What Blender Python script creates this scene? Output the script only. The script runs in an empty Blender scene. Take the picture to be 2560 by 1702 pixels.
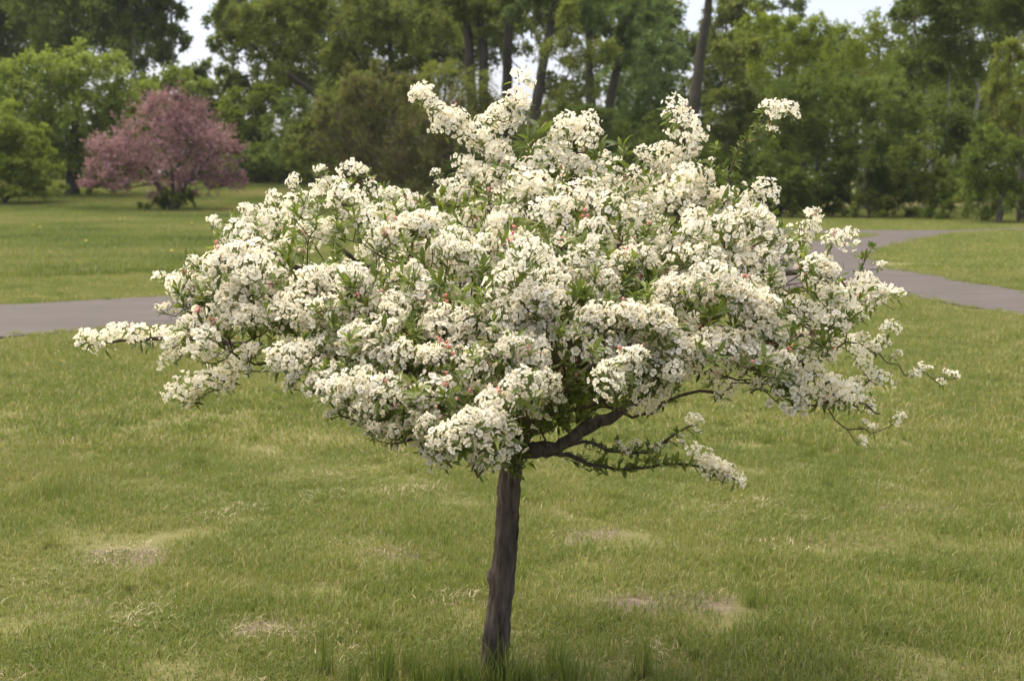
import bpy, bmesh, math
import numpy as np
from mathutils import Vector, Matrix, Quaternion

# ------------------------------------------------------------------ camera, sky, sun, exposure
sc = bpy.context.scene
W0, H0, FPX = 2560.0, 1702.0, 3555.0          # photograph size and focal length in its pixels (50 mm)
HORIZON, EYE = 440.0, 1.65
PITCH = math.atan((H0 / 2 - HORIZON) / FPX)
cam_d = bpy.data.cameras.new('camera')
cam = bpy.data.objects.new('camera', cam_d)
sc.collection.objects.link(cam)
cam.location = (0, 0, EYE)
cam.rotation_euler = (math.pi / 2 - PITCH, 0, 0)
cam_d.sensor_width = 36.0
cam_d.lens = 50.0
cam_d.clip_start = 0.05
cam_d.clip_end = 3000
cam_d.dof.use_dof = True
cam_d.dof.focus_distance = 4.15
cam_d.dof.aperture_fstop = 6.0
sc.camera = cam

SUN_DIR = Vector((-0.30, 0.28, 0.90)).normalized()     # towards the sun
world = bpy.data.worlds.new('World')
sc.world = world
world.use_nodes = True
wn = world.node_tree
wn.nodes.clear()
sky = wn.nodes.new('ShaderNodeTexSky')
sky.sky_type = 'NISHITA'
sky.sun_disc = False
sky.sun_elevation = math.asin(SUN_DIR.z)
sky.sun_rotation = math.atan2(SUN_DIR.x, SUN_DIR.y)
sky.air_density = 1.0
sky.dust_density = 3.0
sky.ozone_density = 1.6
bg = wn.nodes.new('ShaderNodeBackground')
bg.inputs['Strength'].default_value = 0.13
wo = wn.nodes.new('ShaderNodeOutputWorld')
# thin even cloud veil over the whole sky
veil = wn.nodes.new('ShaderNodeMix')
veil.data_type = 'RGBA'
veil.inputs[0].default_value = 0.62
veil.inputs[7].default_value = (2.55, 2.5, 3.05, 1)
wn.links.new(sky.outputs[0], veil.inputs[6])
wn.links.new(veil.outputs[2], bg.inputs[0])
wn.links.new(bg.outputs[0], wo.inputs[0])

sun_d = bpy.data.lights.new('sun', 'SUN')
sun_d.energy = 3.2
sun_d.angle = math.radians(75)
sun_d.color = (1.0, 0.91, 0.74)
sun = bpy.data.objects.new('sun', sun_d)
sc.collection.objects.link(sun)
sun.rotation_euler = SUN_DIR.to_track_quat('Z', 'Y').to_euler()
sun.location = (-5, 6, 14)

sc.view_settings.view_transform = 'Standard'
sc.view_settings.look = 'None'
sc.view_settings.gamma = 1.0
sc.view_settings.use_curve_mapping = False
sc.view_settings.exposure = 1.34
sc.cycles.use_denoising = True
sc.cycles.max_bounces = 8
sc.cycles.transparent_max_bounces = 4
sc.cycles.sample_clamp_indirect = 4.0

# ------------------------------------------------------------------ helpers
COL = sc.collection
CP, SP = math.cos(PITCH), math.sin(PITCH)


def at(px, py, Y):
    u = (px - W0 / 2) / FPX
    v = (H0 / 2 - py) / FPX
    dy, dz = v * SP + CP, v * CP - SP
    t = Y / dy
    return np.array([u * t, Y, EYE + t * dz])


def at_arr(px, py, Y):
    u = (px - W0 / 2) / FPX
    v = (H0 / 2 - py) / FPX
    dy, dz = v * SP + CP, v * CP - SP
    t = Y / dy
    return np.stack([u * t, Y, EYE + t * dz], 1)


def gnd(px, py, z=0.0):
    u = (px - W0 / 2) / FPX
    v = (H0 / 2 - py) / FPX
    dy, dz = v * SP + CP, v * CP - SP
    t = (z - EYE) / dz
    return np.array([u * t, t * dy, z])


def smooth(t):
    t = np.clip(t, 0, 1)
    return t * t * (3 - 2 * t)


def height(x, y):
    """lie of the land: level park, rising gently beyond the field on one side"""
    return 1.3 * smooth((y - 55) / 40.0) * smooth((4 - x) / 14.0) + 0.25 * smooth((y - 70) / 60.0) * smooth((x - 2) / 10)


def unit(a):
    n = np.linalg.norm(a, axis=-1, keepdims=True)
    return a / np.maximum(n, 1e-9)


def mesh_np(name, V, polys, mats, midx=None, tint=None, smooth_sh=False):
    """polys: list of int arrays (m,3) or (m,4)"""
    me = bpy.data.meshes.new(name)
    V = np.asarray(V, np.float32)
    me.vertices.add(len(V))
    me.vertices.foreach_set('co', V.ravel())
    loops = np.concatenate([p.ravel() for p in polys]).astype(np.int32)
    tot = np.concatenate([np.full(len(p), p.shape[1], np.int32) for p in polys])
    start = np.concatenate([[0], np.cumsum(tot)[:-1]]).astype(np.int32)
    me.loops.add(len(loops))
    me.loops.foreach_set('vertex_index', loops)
    me.polygons.add(len(tot))
    me.polygons.foreach_set('loop_start', start)
    me.polygons.foreach_set('loop_total', tot)
    for m in mats:
        me.materials.append(m)
    if midx is not None:
        me.polygons.foreach_set('material_index', np.asarray(midx, np.int32))
    if smooth_sh:
        me.polygons.foreach_set('use_smooth', np.ones(len(tot), bool))
    if tint is not None:
        at_ = me.attributes.new('tint', 'FLOAT', 'POINT')
        at_.data.foreach_set('value', np.asarray(tint, np.float32))
    me.update(calc_edges=True)
    return me


def link(name, me, parent=None, loc=None):
    o = bpy.data.objects.new(name, me)
    COL.objects.link(o)
    if parent is not None:
        o.parent = parent
    if loc is not None:
        o.location = loc
    return o


def tag(o, label=None, cat=None, group=None, kind=None):
    if label:
        o['label'] = label
    if cat:
        o['category'] = cat
    if group:
        o['group'] = group
    if kind:
        o['kind'] = kind
    return o


# ------------------------------------------------------------------ materials
def nodes_of(name):
    m = bpy.data.materials.new(name)
    m.use_nodes = True
    nt = m.node_tree
    nt.nodes.clear()
    out = nt.nodes.new('ShaderNodeOutputMaterial')
    return m, nt, out


def N(nt, kind, **kw):
    n = nt.nodes.new(kind)
    for k, v in kw.items():
        if k.startswith('i_'):
            n.inputs[k[2:].replace('_', ' ')].default_value = v
        else:
            setattr(n, k, v)
    return n


def ramp(nt, fac, stops):
    r = nt.nodes.new('ShaderNodeValToRGB')
    e = r.color_ramp.elements
    while len(e) > 1:
        e.remove(e[0])
    e[0].position = stops[0][0]
    e[0].color = (*stops[0][1], 1)
    for p, c in stops[1:]:
        k = e.new(p)
        k.color = (*c, 1)
    nt.links.new(fac, r.inputs[0])
    return r.outputs[0]


def mathn(nt, op, a, b=None):
    n = nt.nodes.new('ShaderNodeMath')
    n.operation = op
    for i, s in enumerate((a, b)):
        if s is None:
            continue
        if isinstance(s, (int, float)):
            n.inputs[i].default_value = s
        else:
            nt.links.new(s, n.inputs[i])
    return n.outputs[0]


def noise(nt, vec, scale, detail=4, rough=0.55):
    n = nt.nodes.new('ShaderNodeTexNoise')
    n.inputs['Scale'].default_value = scale
    n.inputs['Detail'].default_value = detail
    n.inputs['Roughness'].default_value = rough
    if vec is not None:
        nt.links.new(vec, n.inputs['Vector'])
    return n.outputs['Fac']


def thin_mat(name, stops, trans=0.35, rough=0.55, spec=0.25, world_noise=None, trans_gain=(1.0, 1.0, 0.8)):
    """leaf / petal / blade: colour from the 'tint' attribute (plus a world noise), part of the light passes through"""
    m, nt, out = nodes_of(name)
    a = N(nt, 'ShaderNodeAttribute', attribute_name='tint')
    fac = a.outputs['Fac']
    if world_noise:
        geo = N(nt, 'ShaderNodeNewGeometry')
        tot = None
        for sc_, amp in world_noise:
            f = noise(nt, geo.outputs['Position'], sc_, 2)
            f = mathn(nt, 'MULTIPLY', mathn(nt, 'SUBTRACT', f, 0.5), amp)
            tot = f if tot is None else mathn(nt, 'ADD', tot, f)
        fac = mathn(nt, 'ADD', fac, tot)
    col = ramp(nt, fac, stops)
    p = N(nt, 'ShaderNodeBsdfPrincipled')
    p.inputs['Roughness'].default_value = rough
    p.inputs['Specular IOR Level'].default_value = spec
    nt.links.new(col, p.inputs['Base Color'])
    t = N(nt, 'ShaderNodeBsdfTranslucent')
    mul = N(nt, 'ShaderNodeMix', data_type='RGBA', blend_type='MULTIPLY')
    mul.inputs['Factor'].default_value = 1.0
    nt.links.new(col, mul.inputs[6])
    mul.inputs[7].default_value = (*trans_gain, 1)
    nt.links.new(mul.outputs[2], t.inputs['Color'])
    mx = N(nt, 'ShaderNodeMixShader')
    mx.inputs[0].default_value = trans
    nt.links.new(p.outputs[0], mx.inputs[1])
    nt.links.new(t.outputs[0], mx.inputs[2])
    nt.links.new(mx.outputs[0], out.inputs['Surface'])
    return m


def bark_mat(name, dark, light, scale=30.0, stretch=0.25, bump=0.6, dist=0.01):
    m, nt, out = nodes_of(name)
    tc = N(nt, 'ShaderNodeTexCoord')
    mp = N(nt, 'ShaderNodeMapping')
    mp.inputs['Scale'].default_value = (1, 1, stretch)
    nt.links.new(tc.outputs['Object'], mp.inputs[0])
    f1 = noise(nt, mp.outputs[0], scale, 6, 0.65)
    f2 = noise(nt, tc.outputs['Object'], scale * 0.22, 3)
    f = mathn(nt, 'ADD', mathn(nt, 'MULTIPLY', f1, 0.7), mathn(nt, 'MULTIPLY', f2, 0.3))
    col = ramp(nt, f, [(0.32, dark), (0.66, light)])
    p = N(nt, 'ShaderNodeBsdfPrincipled')
    p.inputs['Roughness'].default_value = 0.88
    p.inputs['Specular IOR Level'].default_value = 0.2
    nt.links.new(col, p.inputs['Base Color'])
    b = N(nt, 'ShaderNodeBump')
    b.inputs['Strength'].default_value = bump
    b.inputs['Distance'].default_value = dist
    nt.links.new(f1, b.inputs['Height'])
    nt.links.new(b.outputs[0], p.inputs['Normal'])
    nt.links.new(p.outputs[0], out.inputs['Surface'])
    return m


M = {}
M['petal'] = thin_mat('white_petal', [(0.0, (0.84, 0.76, 0.56)), (0.25, (0.92, 0.87, 0.72)), (1.0, (0.96, 0.93, 0.84))], 0.50, 0.7, 0.1, trans_gain=(1, 0.97, 0.87))
M['stamen'] = thin_mat('stamen', [(0, (0.70, 0.64, 0.30)), (1, (0.84, 0.80, 0.52))], 0.1)
M['bud'] = thin_mat('pink_bud', [(0, (0.62, 0.16, 0.14)), (1, (0.82, 0.45, 0.38))], 0.15)
M['stalk'] = thin_mat('green_stalk', [(0, (0.10, 0.13, 0.03)), (1, (0.16, 0.18, 0.05))], 0.1)
M['leaf'] = thin_mat('crabapple_leaf', [(0, (0.060, 0.090, 0.014)), (0.5, (0.125, 0.170, 0.026)), (1, (0.22, 0.265, 0.055))], 0.45, 0.45, 0.4)
M['bark'] = bark_mat('crabapple_bark', (0.028, 0.021, 0.016), (0.172, 0.133, 0.102), 42, 0.22, 1.0, 0.014)
M['limb'] = bark_mat('limb_bark_shaded', (0.022, 0.018, 0.014), (0.13, 0.105, 0.085), 45, 0.6, 1.0, 0.008)  # darker trunk bark, with the crown's inner shade put into the colour
M['twig'] = bark_mat('twig_bark', (0.035, 0.024, 0.018), (0.12, 0.085, 0.065), 60, 0.5, 0.3, 0.002)
M['bark_dark'] = bark_mat('dark_bark', (0.022, 0.020, 0.014), (0.085, 0.075, 0.052), 5, 0.2, 1.0, 0.06)
M['bark_grey'] = bark_mat('grey_bark', (0.05, 0.045, 0.035), (0.16, 0.14, 0.11), 5, 0.2, 0.8, 0.05)
M['bark_pale'] = bark_mat('pale_bark', (0.16, 0.16, 0.11), (0.36, 0.35, 0.27), 4, 0.4, 0.4, 0.03)
M['twiggy'] = bark_mat('brown_twig', (0.07, 0.05, 0.03), (0.17, 0.125, 0.07), 5, 0.3, 0.2, 0.01)


def foliage(name, a, b, c, tr=0.45):
    a, b, c = [tuple(v * g for v, g in zip(q, (1.72, 1.62, 1.6))) for q in (a, b, c)]
    a = tuple(p * 0.6 + q * 0.4 for p, q in zip(a, b))
    c = tuple(p * 0.6 + q * 0.4 for p, q in zip(c, b))
    M[name] = thin_mat(name, [(0, a), (0.5, b), (1, c)], tr, 0.6, 0.15, world_noise=[(0.5, 0.5)])


foliage('f_mid', (0.037, 0.059, 0.012), (0.071, 0.105, 0.018), (0.118, 0.160, 0.030))
foliage('f_dark', (0.036, 0.054, 0.012), (0.064, 0.092, 0.018), (0.100, 0.135, 0.028))
foliage('f_olive', (0.048, 0.066, 0.014), (0.088, 0.115, 0.022), (0.14, 0.170, 0.038))
foliage('f_bright', (0.060, 0.090, 0.012), (0.118, 0.158, 0.019), (0.18, 0.225, 0.034))
foliage('f_willow', (0.065, 0.085, 0.016), (0.112, 0.140, 0.025), (0.17, 0.195, 0.046))
foliage('f_cool', (0.038, 0.064, 0.018), (0.072, 0.112, 0.032), (0.12, 0.165, 0.056))
foliage('f_bush', (0.065, 0.095, 0.016), (0.130, 0.175, 0.028), (0.21, 0.26, 0.055))
foliage('f_brown', (0.060, 0.068, 0.019), (0.098, 0.112, 0.029), (0.14, 0.158, 0.042))
foliage('f_pink', (0.068, 0.038, 0.037), (0.182, 0.112, 0.121), (0.36, 0.255, 0.27), 0.30)
M['f_white'] = thin_mat('f_white', [(0, (0.55, 0.57, 0.45)), (1, (0.75, 0.76, 0.66))], 0.25)

# ------------------------------------------------------------------ ground and path
BARE = [  # worn earth patches: photograph x, y, half widths in px, how bare
    (1640, 1508, 170, 30, 1.0), (1740, 1492, 90, 18, 0.8), (1000, 1385, 90, 18, 0.85), (1465, 1338, 85, 18, 0.9), (1365, 1287, 40, 8, 0.7), (300, 1400, 130, 24, 0.75),
    (740, 1565, 150, 34, 0.6), (640, 1590, 70, 20, 0.5), (2290, 1268, 110, 12, 0.6), (30, 1690, 60, 40, 0.7), (390, 1068, 24, 6, 0.8), (900, 1450, 160, 12, 0.35),
    (2130, 1345, 130, 12, 0.45), (230, 1505, 200, 14, 0.45), (1160, 1500, 60, 10, 0.35), (20, 1285, 22, 8, 0.7), (2450, 1500, 80, 12, 0.3), (950, 1330, 50, 7, 0.5), (2210, 740, 40, 5, 0.6), (2290, 765, 60, 4, 0.5)]
bare_w = []
for (px, py, ax, ay, sg) in BARE:
    c = gnd(px, py)
    e = gnd(px + ax, py)
    f = gnd(px, py - ay)
    bare_w.append((c[0], c[1], abs(e[0] - c[0]), abs(f[1] - c[1]), sg))


def bareness(x, y):
    b = np.zeros_like(x)
    wob = 0.22 * np.sin(x * 17 + y * 9) + 0.18 * np.sin(x * 31 - y * 23 + 1.3) + 0.12 * np.sin(x * 57 + y * 41)
    wob = wob + 0.35 * np.sin(x * 6.1 + y * 3.3 + 0.7) + 0.25 * np.sin(y * 11.0 - x * 7.7)
    for (cx, cy, ax, ay, sg) in bare_w:
        d = np.sqrt(((x - cx) / ax) ** 2 + ((y - cy) / ay) ** 2) + wob * 0.55
        b = np.maximum(b, min(1.0, sg * 1.3) * (1 - smooth((d - 0.40) / 1.0)))
    return b


def bare_wide(x, y, m=0.06):
    b = np.zeros_like(x)
    wob = 0.30 * np.sin(x * 6.1 + y * 3.3 + 0.7) + 0.22 * np.sin(y * 11.0 - x * 7.7)
    for (cx, cy, ax, ay, sg) in bare_w:
        d = np.sqrt(((x - cx) / (ax * 0.8 + m)) ** 2 + ((y - cy) / (ay * 0.8 + m)) ** 2) + wob * 0.7
        b = np.maximum(b, min(1.0, sg * 1.25) * (1 - smooth((d - 0.6) / 0.7)))
    return b


def straw_band(x, y):
    """cut, yellowed grass"""
    return (0.5 + 0.28 * np.sin(x * 0.9 + 0.6 * y + 0.4) * np.sin(y * 1.3 - x * 0.35 + 1)
            + 0.20 * np.sin(x * 2.3 - y * 1.1) + 0.14 * np.sin(x * 4.9 + y * 3.7 + 2))


PATH_PX = [(-700, 916), (-300, 879), (0, 850), (143, 834), (357, 822), (464, 816), (760, 803), (1010, 789), (1500, 759), (1900, 732), (2080, 725), (2160, 727), (2253, 738), (2367, 757), (2474, 779), (2560, 798), (2800, 861), (3200, 996),
           
           (3200, 885), (2800, 797), (2660, 757), (2560, 732), (2450, 711), (2367, 697), (2290, 684), (2228, 670), (2190, 656), (2174, 643),
           (2188, 630), (2239, 614), (2306, 600), (2396, 584), (2520, 577), (2700, 573), (2900, 571),
           (2900, 566), (2700, 568), (2520, 572), (2396, 577), (2250, 577), (2117, 576), (1974, 574), (1700, 570), (1300, 568),
           (1300, 575), (1700, 578), (1974, 584), (2120, 586), (2203, 588), (2150, 594), (2070, 602), (1974, 605), (1880, 615), (1780, 640),
           (1640, 668), (1500, 682), (1250, 700), (1010, 713), (507, 739), (357, 746), (179, 755), (0, 765), (-300, 784), (-700, 812)]
path_xy = np.array([gnd(px, py)[:2] for px, py in PATH_PX])


def resample(P, step):
    out = []
    n = len(P)
    for i in range(n):
        a, b = P[i], P[(i + 1) % n]
        k = max(1, int(np.linalg.norm(b - a) / step))
        for j in range(k):
            out.append(a + (b - a) * j / k)
    return np.array(out)


def smooth_ring(P, it):
    for _ in range(it):
        P = 0.25 * np.roll(P, 1, 0) + 0.5 * P + 0.25 * np.roll(P, -1, 0)
    return P


rng0 = np.random.default_rng(4)
path_xy = resample(path_xy, 0.35)
path_xy = smooth_ring(path_xy, 3)
path_xy = path_xy + rng0.normal(0, 0.03, path_xy.shape) + 0.05 * np.sin(np.arange(len(path_xy)) * 0.7)[:, None]


def in_poly(x, y, P):
    inside = np.zeros(x.shape, bool)
    n = len(P)
    for i in range(n):
        x1, y1 = P[i]
        x2, y2 = P[(i + 1) % n]
        if y1 == y2:
            continue
        c = ((y1 > y) != (y2 > y)) & (x < (x2 - x1) * (y - y1) / (y2 - y1) + x1)
        inside ^= c
    return inside


# ground sheet: fine near the camera, coarse to the horizon
gy = np.concatenate([np.linspace(-6, 2.5, 10), np.linspace(2.6, 9, 150), np.linspace(9.2, 30, 50), np.linspace(30.8, 120, 46), np.geomspace(124, 1600, 14)])
gx = np.concatenate([-np.geomspace(1600, 30, 12), np.linspace(-29, -3.7, 28), np.linspace(-3.6, 3.6, 150), np.linspace(3.7, 29, 28), np.geomspace(30, 1600, 12)])
GX, GY = np.meshgrid(gx, gy)
GZ = height(GX, GY)
nY, nX = GX.shape
idx = np.arange(nY * nX).reshape(nY, nX)
quads = np.stack([idx[:-1, :-1], idx[:-1, 1:], idx[1:, 1:], idx[1:, :-1]], -1).reshape(-1, 4)

m, nt, out = nodes_of('turf_soil')
geo = N(nt, 'ShaderNodeNewGeometry')
a_b = N(nt, 'ShaderNodeAttribute', attribute_name='tint')
n1 = noise(nt, geo.outputs['Position'], 14, 6, 0.7)
n2 = noise(nt, geo.outputs['Position'], 0.6, 3)
n3 = noise(nt, geo.outputs['Position'], 90, 3, 0.7)
turf = ramp(nt, mathn(nt, 'ADD', mathn(nt, 'MULTIPLY', n3, 0.6), mathn(nt, 'MULTIPLY', n2, 0.4)),
            [(0.34, (0.070, 0.070, 0.026)), (0.5, (0.135, 0.130, 0.048)), (0.64, (0.185, 0.168, 0.068))])
soil = ramp(nt, mathn(nt, 'ADD', mathn(nt, 'MULTIPLY', n1, 0.5), mathn(nt, 'MULTIPLY', n3, 0.5)),
            [(0.32, (0.070, 0.052, 0.038)), (0.5, (0.135, 0.105, 0.078)), (0.68, (0.28, 0.225, 0.15))])
mx = N(nt, 'ShaderNodeMix', data_type='RGBA')
fb = mathn(nt, 'MULTIPLY', a_b.outputs['Fac'], mathn(nt, 'ADD', 0.55, n1))
nt.links.new(fb, mx.inputs[0])
mx.clamp_factor = True
nt.links.new(turf, mx.inputs[6])
nt.links.new(soil, mx.inputs[7])
p = N(nt, 'ShaderNodeBsdfPrincipled')
p.inputs['Roughness'].default_value = 0.95
p.inputs['Specular IOR Level'].default_value = 0.1
nt.links.new(mx.outputs[2], p.inputs['Base Color'])
bp = N(nt, 'ShaderNodeBump')
bp.inputs['Strength'].default_value = 0.7
bp.inputs['Distance'].default_value = 0.03
nt.links.new(n1, bp.inputs['Height'])
nt.links.new(bp.outputs[0], p.inputs['Normal'])
nt.links.new(p.outputs[0], out.inputs['Surface'])
M['ground'] = m

V = np.stack([GX, GY, GZ], -1).reshape(-1, 3)
V[:, 2] += 0.008 * np.sin(V[:, 0] * 5.1 + V[:, 1] * 2.3) * np.sin(V[:, 1] * 3.7) * (V[:, 1] < 12)
ground = link('ground', mesh_np('ground', V, [quads], [M['ground']], tint=bareness(V[:, 0], V[:, 1]), smooth_sh=True))
tag(ground, 'level park ground of turf and worn earth', 'ground', kind='structure')

m, nt, out = nodes_of('worn_asphalt')
geo = N(nt, 'ShaderNodeNewGeometry')
n1 = noise(nt, geo.outputs['Position'], 1.3, 5, 0.6)
n2 = noise(nt, geo.outputs['Position'], 70, 3, 0.7)
mp = N(nt, 'ShaderNodeMapping')
mp.inputs['Scale'].default_value = (0.35, 2.2, 1)
nt.links.new(geo.outputs['Position'], mp.inputs[0])
n3 = noise(nt, mp.outputs[0], 1.0, 4)
f = mathn(nt, 'ADD', mathn(nt, 'ADD', mathn(nt, 'MULTIPLY', n1, 0.3), mathn(nt, 'MULTIPLY', n2, 0.35)), mathn(nt, 'MULTIPLY', n3, 0.35))
col = ramp(nt, f, [(0.30, (0.056, 0.048, 0.044)), (0.5, (0.080, 0.068, 0.061)), (0.70, (0.112, 0.096, 0.086))])
p = N(nt, 'ShaderNodeBsdfPrincipled')
p.inputs['Roughness'].default_value = 0.9
p.inputs['Specular IOR Level'].default_value = 0.2
nt.links.new(col, p.inputs['Base Color'])
bp = N(nt, 'ShaderNodeBump')
bp.inputs['Strength'].default_value = 0.4
bp.inputs['Distance'].default_value = 0.006
nt.links.new(n2, bp.inputs['Height'])
nt.links.new(bp.outputs[0], p.inputs['Normal'])
nt.links.new(p.outputs[0], out.inputs['Surface'])
M['asphalt'] = m

bm = bmesh.new()
vs = [bm.verts.new((x, y, 0.022)) for x, y in path_xy]
top = bm.faces.new(vs)
if top.normal.z < 0:
    top.normal_flip()
r = bmesh.ops.extrude_face_region(bm, geom=[top])
bmesh.ops.translate(bm, vec=(0, 0, -0.06), verts=[e for e in r['geom'] if isinstance(e, bmesh.types.BMVert)])
bmesh.ops.recalc_face_normals(bm, faces=bm.faces[:])
bmesh.ops.triangulate(bm, faces=bm.faces[:])
me = bpy.data.meshes.new('path')
bm.to_mesh(me)
bm.free()
me.materials.append(M['asphalt'])
path = link('path', me)
tag(path, 'grey asphalt footpath winding across the park with a fork', 'path', kind='structure')

# ------------------------------------------------------------------ grass (stuff, geometry-node instances of small patches of blades)
GREEN = [(0.0, (0.085, 0.135, 0.024)), (0.30, (0.165, 0.222, 0.043)), (0.56, (0.258, 0.285, 0.073)), (0.80, (0.37, 0.335, 0.140)), (1.0, (0.52, 0.45, 0.26))]
GREEN = [(p_, (c_[0] * 0.965, c_[1] * 0.935, c_[2] * 0.95)) for p_, c_ in GREEN]
M['blade'] = thin_mat('lawn_blade', GREEN, 0.42, 0.55, 0.3, world_noise=[(0.45, 0.55), (2.0, 0.5)])
TALL = [(0.0, (0.080, 0.122, 0.022)), (0.35, (0.162, 0.205, 0.042)), (0.7, (0.250, 0.258, 0.080)), (1.0, (0.35, 0.28, 0.14))]
M['tall'] = thin_mat('meadow_blade', TALL, 0.42, 0.55, 0.3, world_noise=[(0.13, 2.0), (0.6, 0.7)])  # broad noise puts tree-shade bands and brown patches into the blade colour
M['straw'] = thin_mat('dry_straw', [(0, (0.26, 0.20, 0.11)), (1, (0.52, 0.44, 0.28))], 0.2, world_noise=[(2.0, 0.3)])


def blade_patch(name, n, radius, h0, h1, w0, w1, lean, mat, seed, dry=0.12, flat=False):
    r = np.random.default_rng(seed)
    rad = radius * np.sqrt(r.random(n))
    th = r.random(n) * 2 * np.pi
    base = np.stack([rad * np.cos(th), rad * np.sin(th), np.full(n, -0.004)], 1)
    h = r.uniform(h0, h1, n) * (1 - 0.35 * (rad / radius) ** 2)
    w = r.uniform(w0, w1, n)
    az = r.random(n) * 2 * np.pi
    d = np.stack([np.cos(az), np.sin(az), 0 * az], 1)
    s = np.stack([-np.sin(az + r.normal(0, 0.5, n)), np.cos(az + r.normal(0, .5, n)), 0 * az], 1)
    ln = np.abs(r.normal(0, lean, n))[:, None]
    up = np.array([0, 0, 1.0])
    if flat:
        ln = r.uniform(1.5, 4, n)[:, None]
        h = h * 0.3
        base[:, 2] = r.uniform(0.004, 0.014, n)
    hh = h[:, None]
    mid = base + up * hh * 0.55 + d * hh * ln * 0.30
    tip = base + up * hh * (1 - 0.25 * np.minimum(ln, 1)) + d * hh * ln
    W_ = w[:, None] * 0.5
    V = np.stack([base - s * W_, base + s * W_, mid - s * W_ * 0.85, mid + s * W_ * 0.85, tip], 1).reshape(-1, 3)
    k = (np.arange(n) * 5)[:, None]
    q = k + np.array([[0, 1, 3, 2]])
    t = k + np.array([[2, 3, 4]])
    tint = np.clip(r.normal(0.43, 0.11, n), 0, 1)
    dr = r.random(n) < dry
    tint[dr] = r.uniform(0.75, 1.1, dr.sum())
    me = mesh_np(name, V, [q, t], [mat], tint=np.repeat(tint, 5))
    o = bpy.data.objects.new(name, me)
    return o


def patch_collection(name, objs):
    c = bpy.data.collections.new(name)
    for o in objs:
        c.objects.link(o)
    return c


def instancer(obj, coll):
    ng = bpy.data.node_groups.new('scatter_' + coll.name, 'GeometryNodeTree')
    ng.interface.new_socket('Geometry', in_out='INPUT', socket_type='NodeSocketGeometry')
    ng.interface.new_socket('Geometry', in_out='OUTPUT', socket_type='NodeSocketGeometry')
    gi = ng.nodes.new('NodeGroupInput')
    go = ng.nodes.new('NodeGroupOutput')
    ci = ng.nodes.new('GeometryNodeCollectionInfo')
    ci.inputs['Collection'].default_value = coll
    ci.inputs['Separate Children'].default_value = True
    ci.inputs['Reset Children'].default_value = True
    iop = ng.nodes.new('GeometryNodeInstanceOnPoints')
    iop.inputs['Pick Instance'].default_value = True

    def attr(nm, ty):
        a = ng.nodes.new('GeometryNodeInputNamedAttribute')
        a.data_type = ty
        a.inputs['Name'].default_value = nm
        return a.outputs[0]
    ng.links.new(gi.outputs[0], iop.inputs['Points'])
    ng.links.new(ci.outputs[0], iop.inputs['Instance'])
    ng.links.new(attr('idx', 'INT'), iop.inputs['Instance Index'])
    ng.links.new(attr('rot', 'FLOAT_VECTOR'), iop.inputs['Rotation'])
    ng.links.new(attr('scl', 'FLOAT_VECTOR'), iop.inputs['Scale'])
    ng.links.new(iop.outputs[0], go.inputs[0])
    md = obj.modifiers.new('scatter', 'NODES')
    md.node_group = ng


def scatter(name, P, coll, nvar, rng, smin, smax, label, zs=None, mats=()):
    me = bpy.data.meshes.new(name)
    n = len(P)
    me.vertices.add(n)
    me.vertices.foreach_set('co', P.astype(np.float32).ravel())
    rot = np.zeros((n, 3), np.float32)
    rot[:, 2] = rng.random(n) * 6.283
    rot[:, 0] = rng.normal(0, 0.05, n)
    s = rng.uniform(smin, smax, n)
    S = np.stack([s, s, s * (1 if zs is None else zs)], 1).astype(np.float32)
    me.attributes.new('idx', 'INT', 'POINT').data.foreach_set('value', rng.integers(0, nvar, n).astype(np.int32))
    me.attributes.new('rot', 'FLOAT_VECTOR', 'POINT').data.foreach_set('vector', rot.ravel())
    me.attributes.new('scl', 'FLOAT_VECTOR', 'POINT').data.foreach_set('vector', S.ravel())
    o = link(name, me)
    for m_ in mats:
        me.materials.append(m_)
    instancer(o, coll)
    tag(o, label, 'grass', kind='stuff')
    return o


def wedge(rng, y0, y1, dens, spread=0.43, pad=0.8):
    area = (spread * (y1 ** 2 - y0 ** 2) + 2 * pad * (y1 - y0))
    n = int(area * dens * 1.0)
    y = np.sqrt(rng.random(n * 2) * (y1 ** 2 - y0 ** 2) + y0 ** 2)
    x = (rng.random(n * 2) * 2 - 1) * (spread * y + pad)
    return x[:n], y[:n]


rg = np.random.default_rng(11)
lawn_near = patch_collection('near_patches', [blade_patch('lawn_patch', 380, 0.17, 0.016, 0.050, 0.0022, 0.0042, 0.7, M['blade'], 20 + i, 0.09) for i in range(6)])
lawn_far = patch_collection('far_patches', [blade_patch('lawn_patch', 260, 0.26, 0.030, 0.070, 0.005, 0.009, 0.55, M['blade'], 40 + i) for i in range(5)])
tuft = patch_collection('tuft_patches', [blade_patch('grass_tuft', 60, 0.055, 0.06, 0.15, 0.003, 0.006, 0.45, M['blade'], 60 + i, 0.05) for i in range(5)])
long_tuft = patch_collection('long_patches', [blade_patch('long_tuft', 34, 0.06, 0.14, 0.30, 0.005, 0.009, 0.35, M['tall'], 70 + i, 0.06) for i in range(4)])
tall_far = patch_collection('tall_patches', [blade_patch('meadow_patch', 260, 0.55, 0.07, 0.20, 0.009, 0.018, 0.6, M['tall'], 80 + i, 0.06) for i in range(5)])
mid_far = patch_collection('mid_patches', [blade_patch('verge_patch', 240, 0.45, 0.03, 0.08, 0.009, 0.017, 0.7, M['blade'], 90 + i, 0.06) for i in range(5)])
straw = patch_collection('straw_patches', [blade_patch('straw_patch', 70, 0.14, 0.02, 0.07, 0.0016, 0.0032, 1.0, M['straw'], 100 + i, 0.3, flat=True) for i in range(4)])


def keep_off(x, y, rng, bare_drop=0.9):
    k = ~in_poly(x, y, path_xy)
    k &= rng.random(len(x)) > bare_wide(x, y) * bare_drop
    return k


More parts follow.
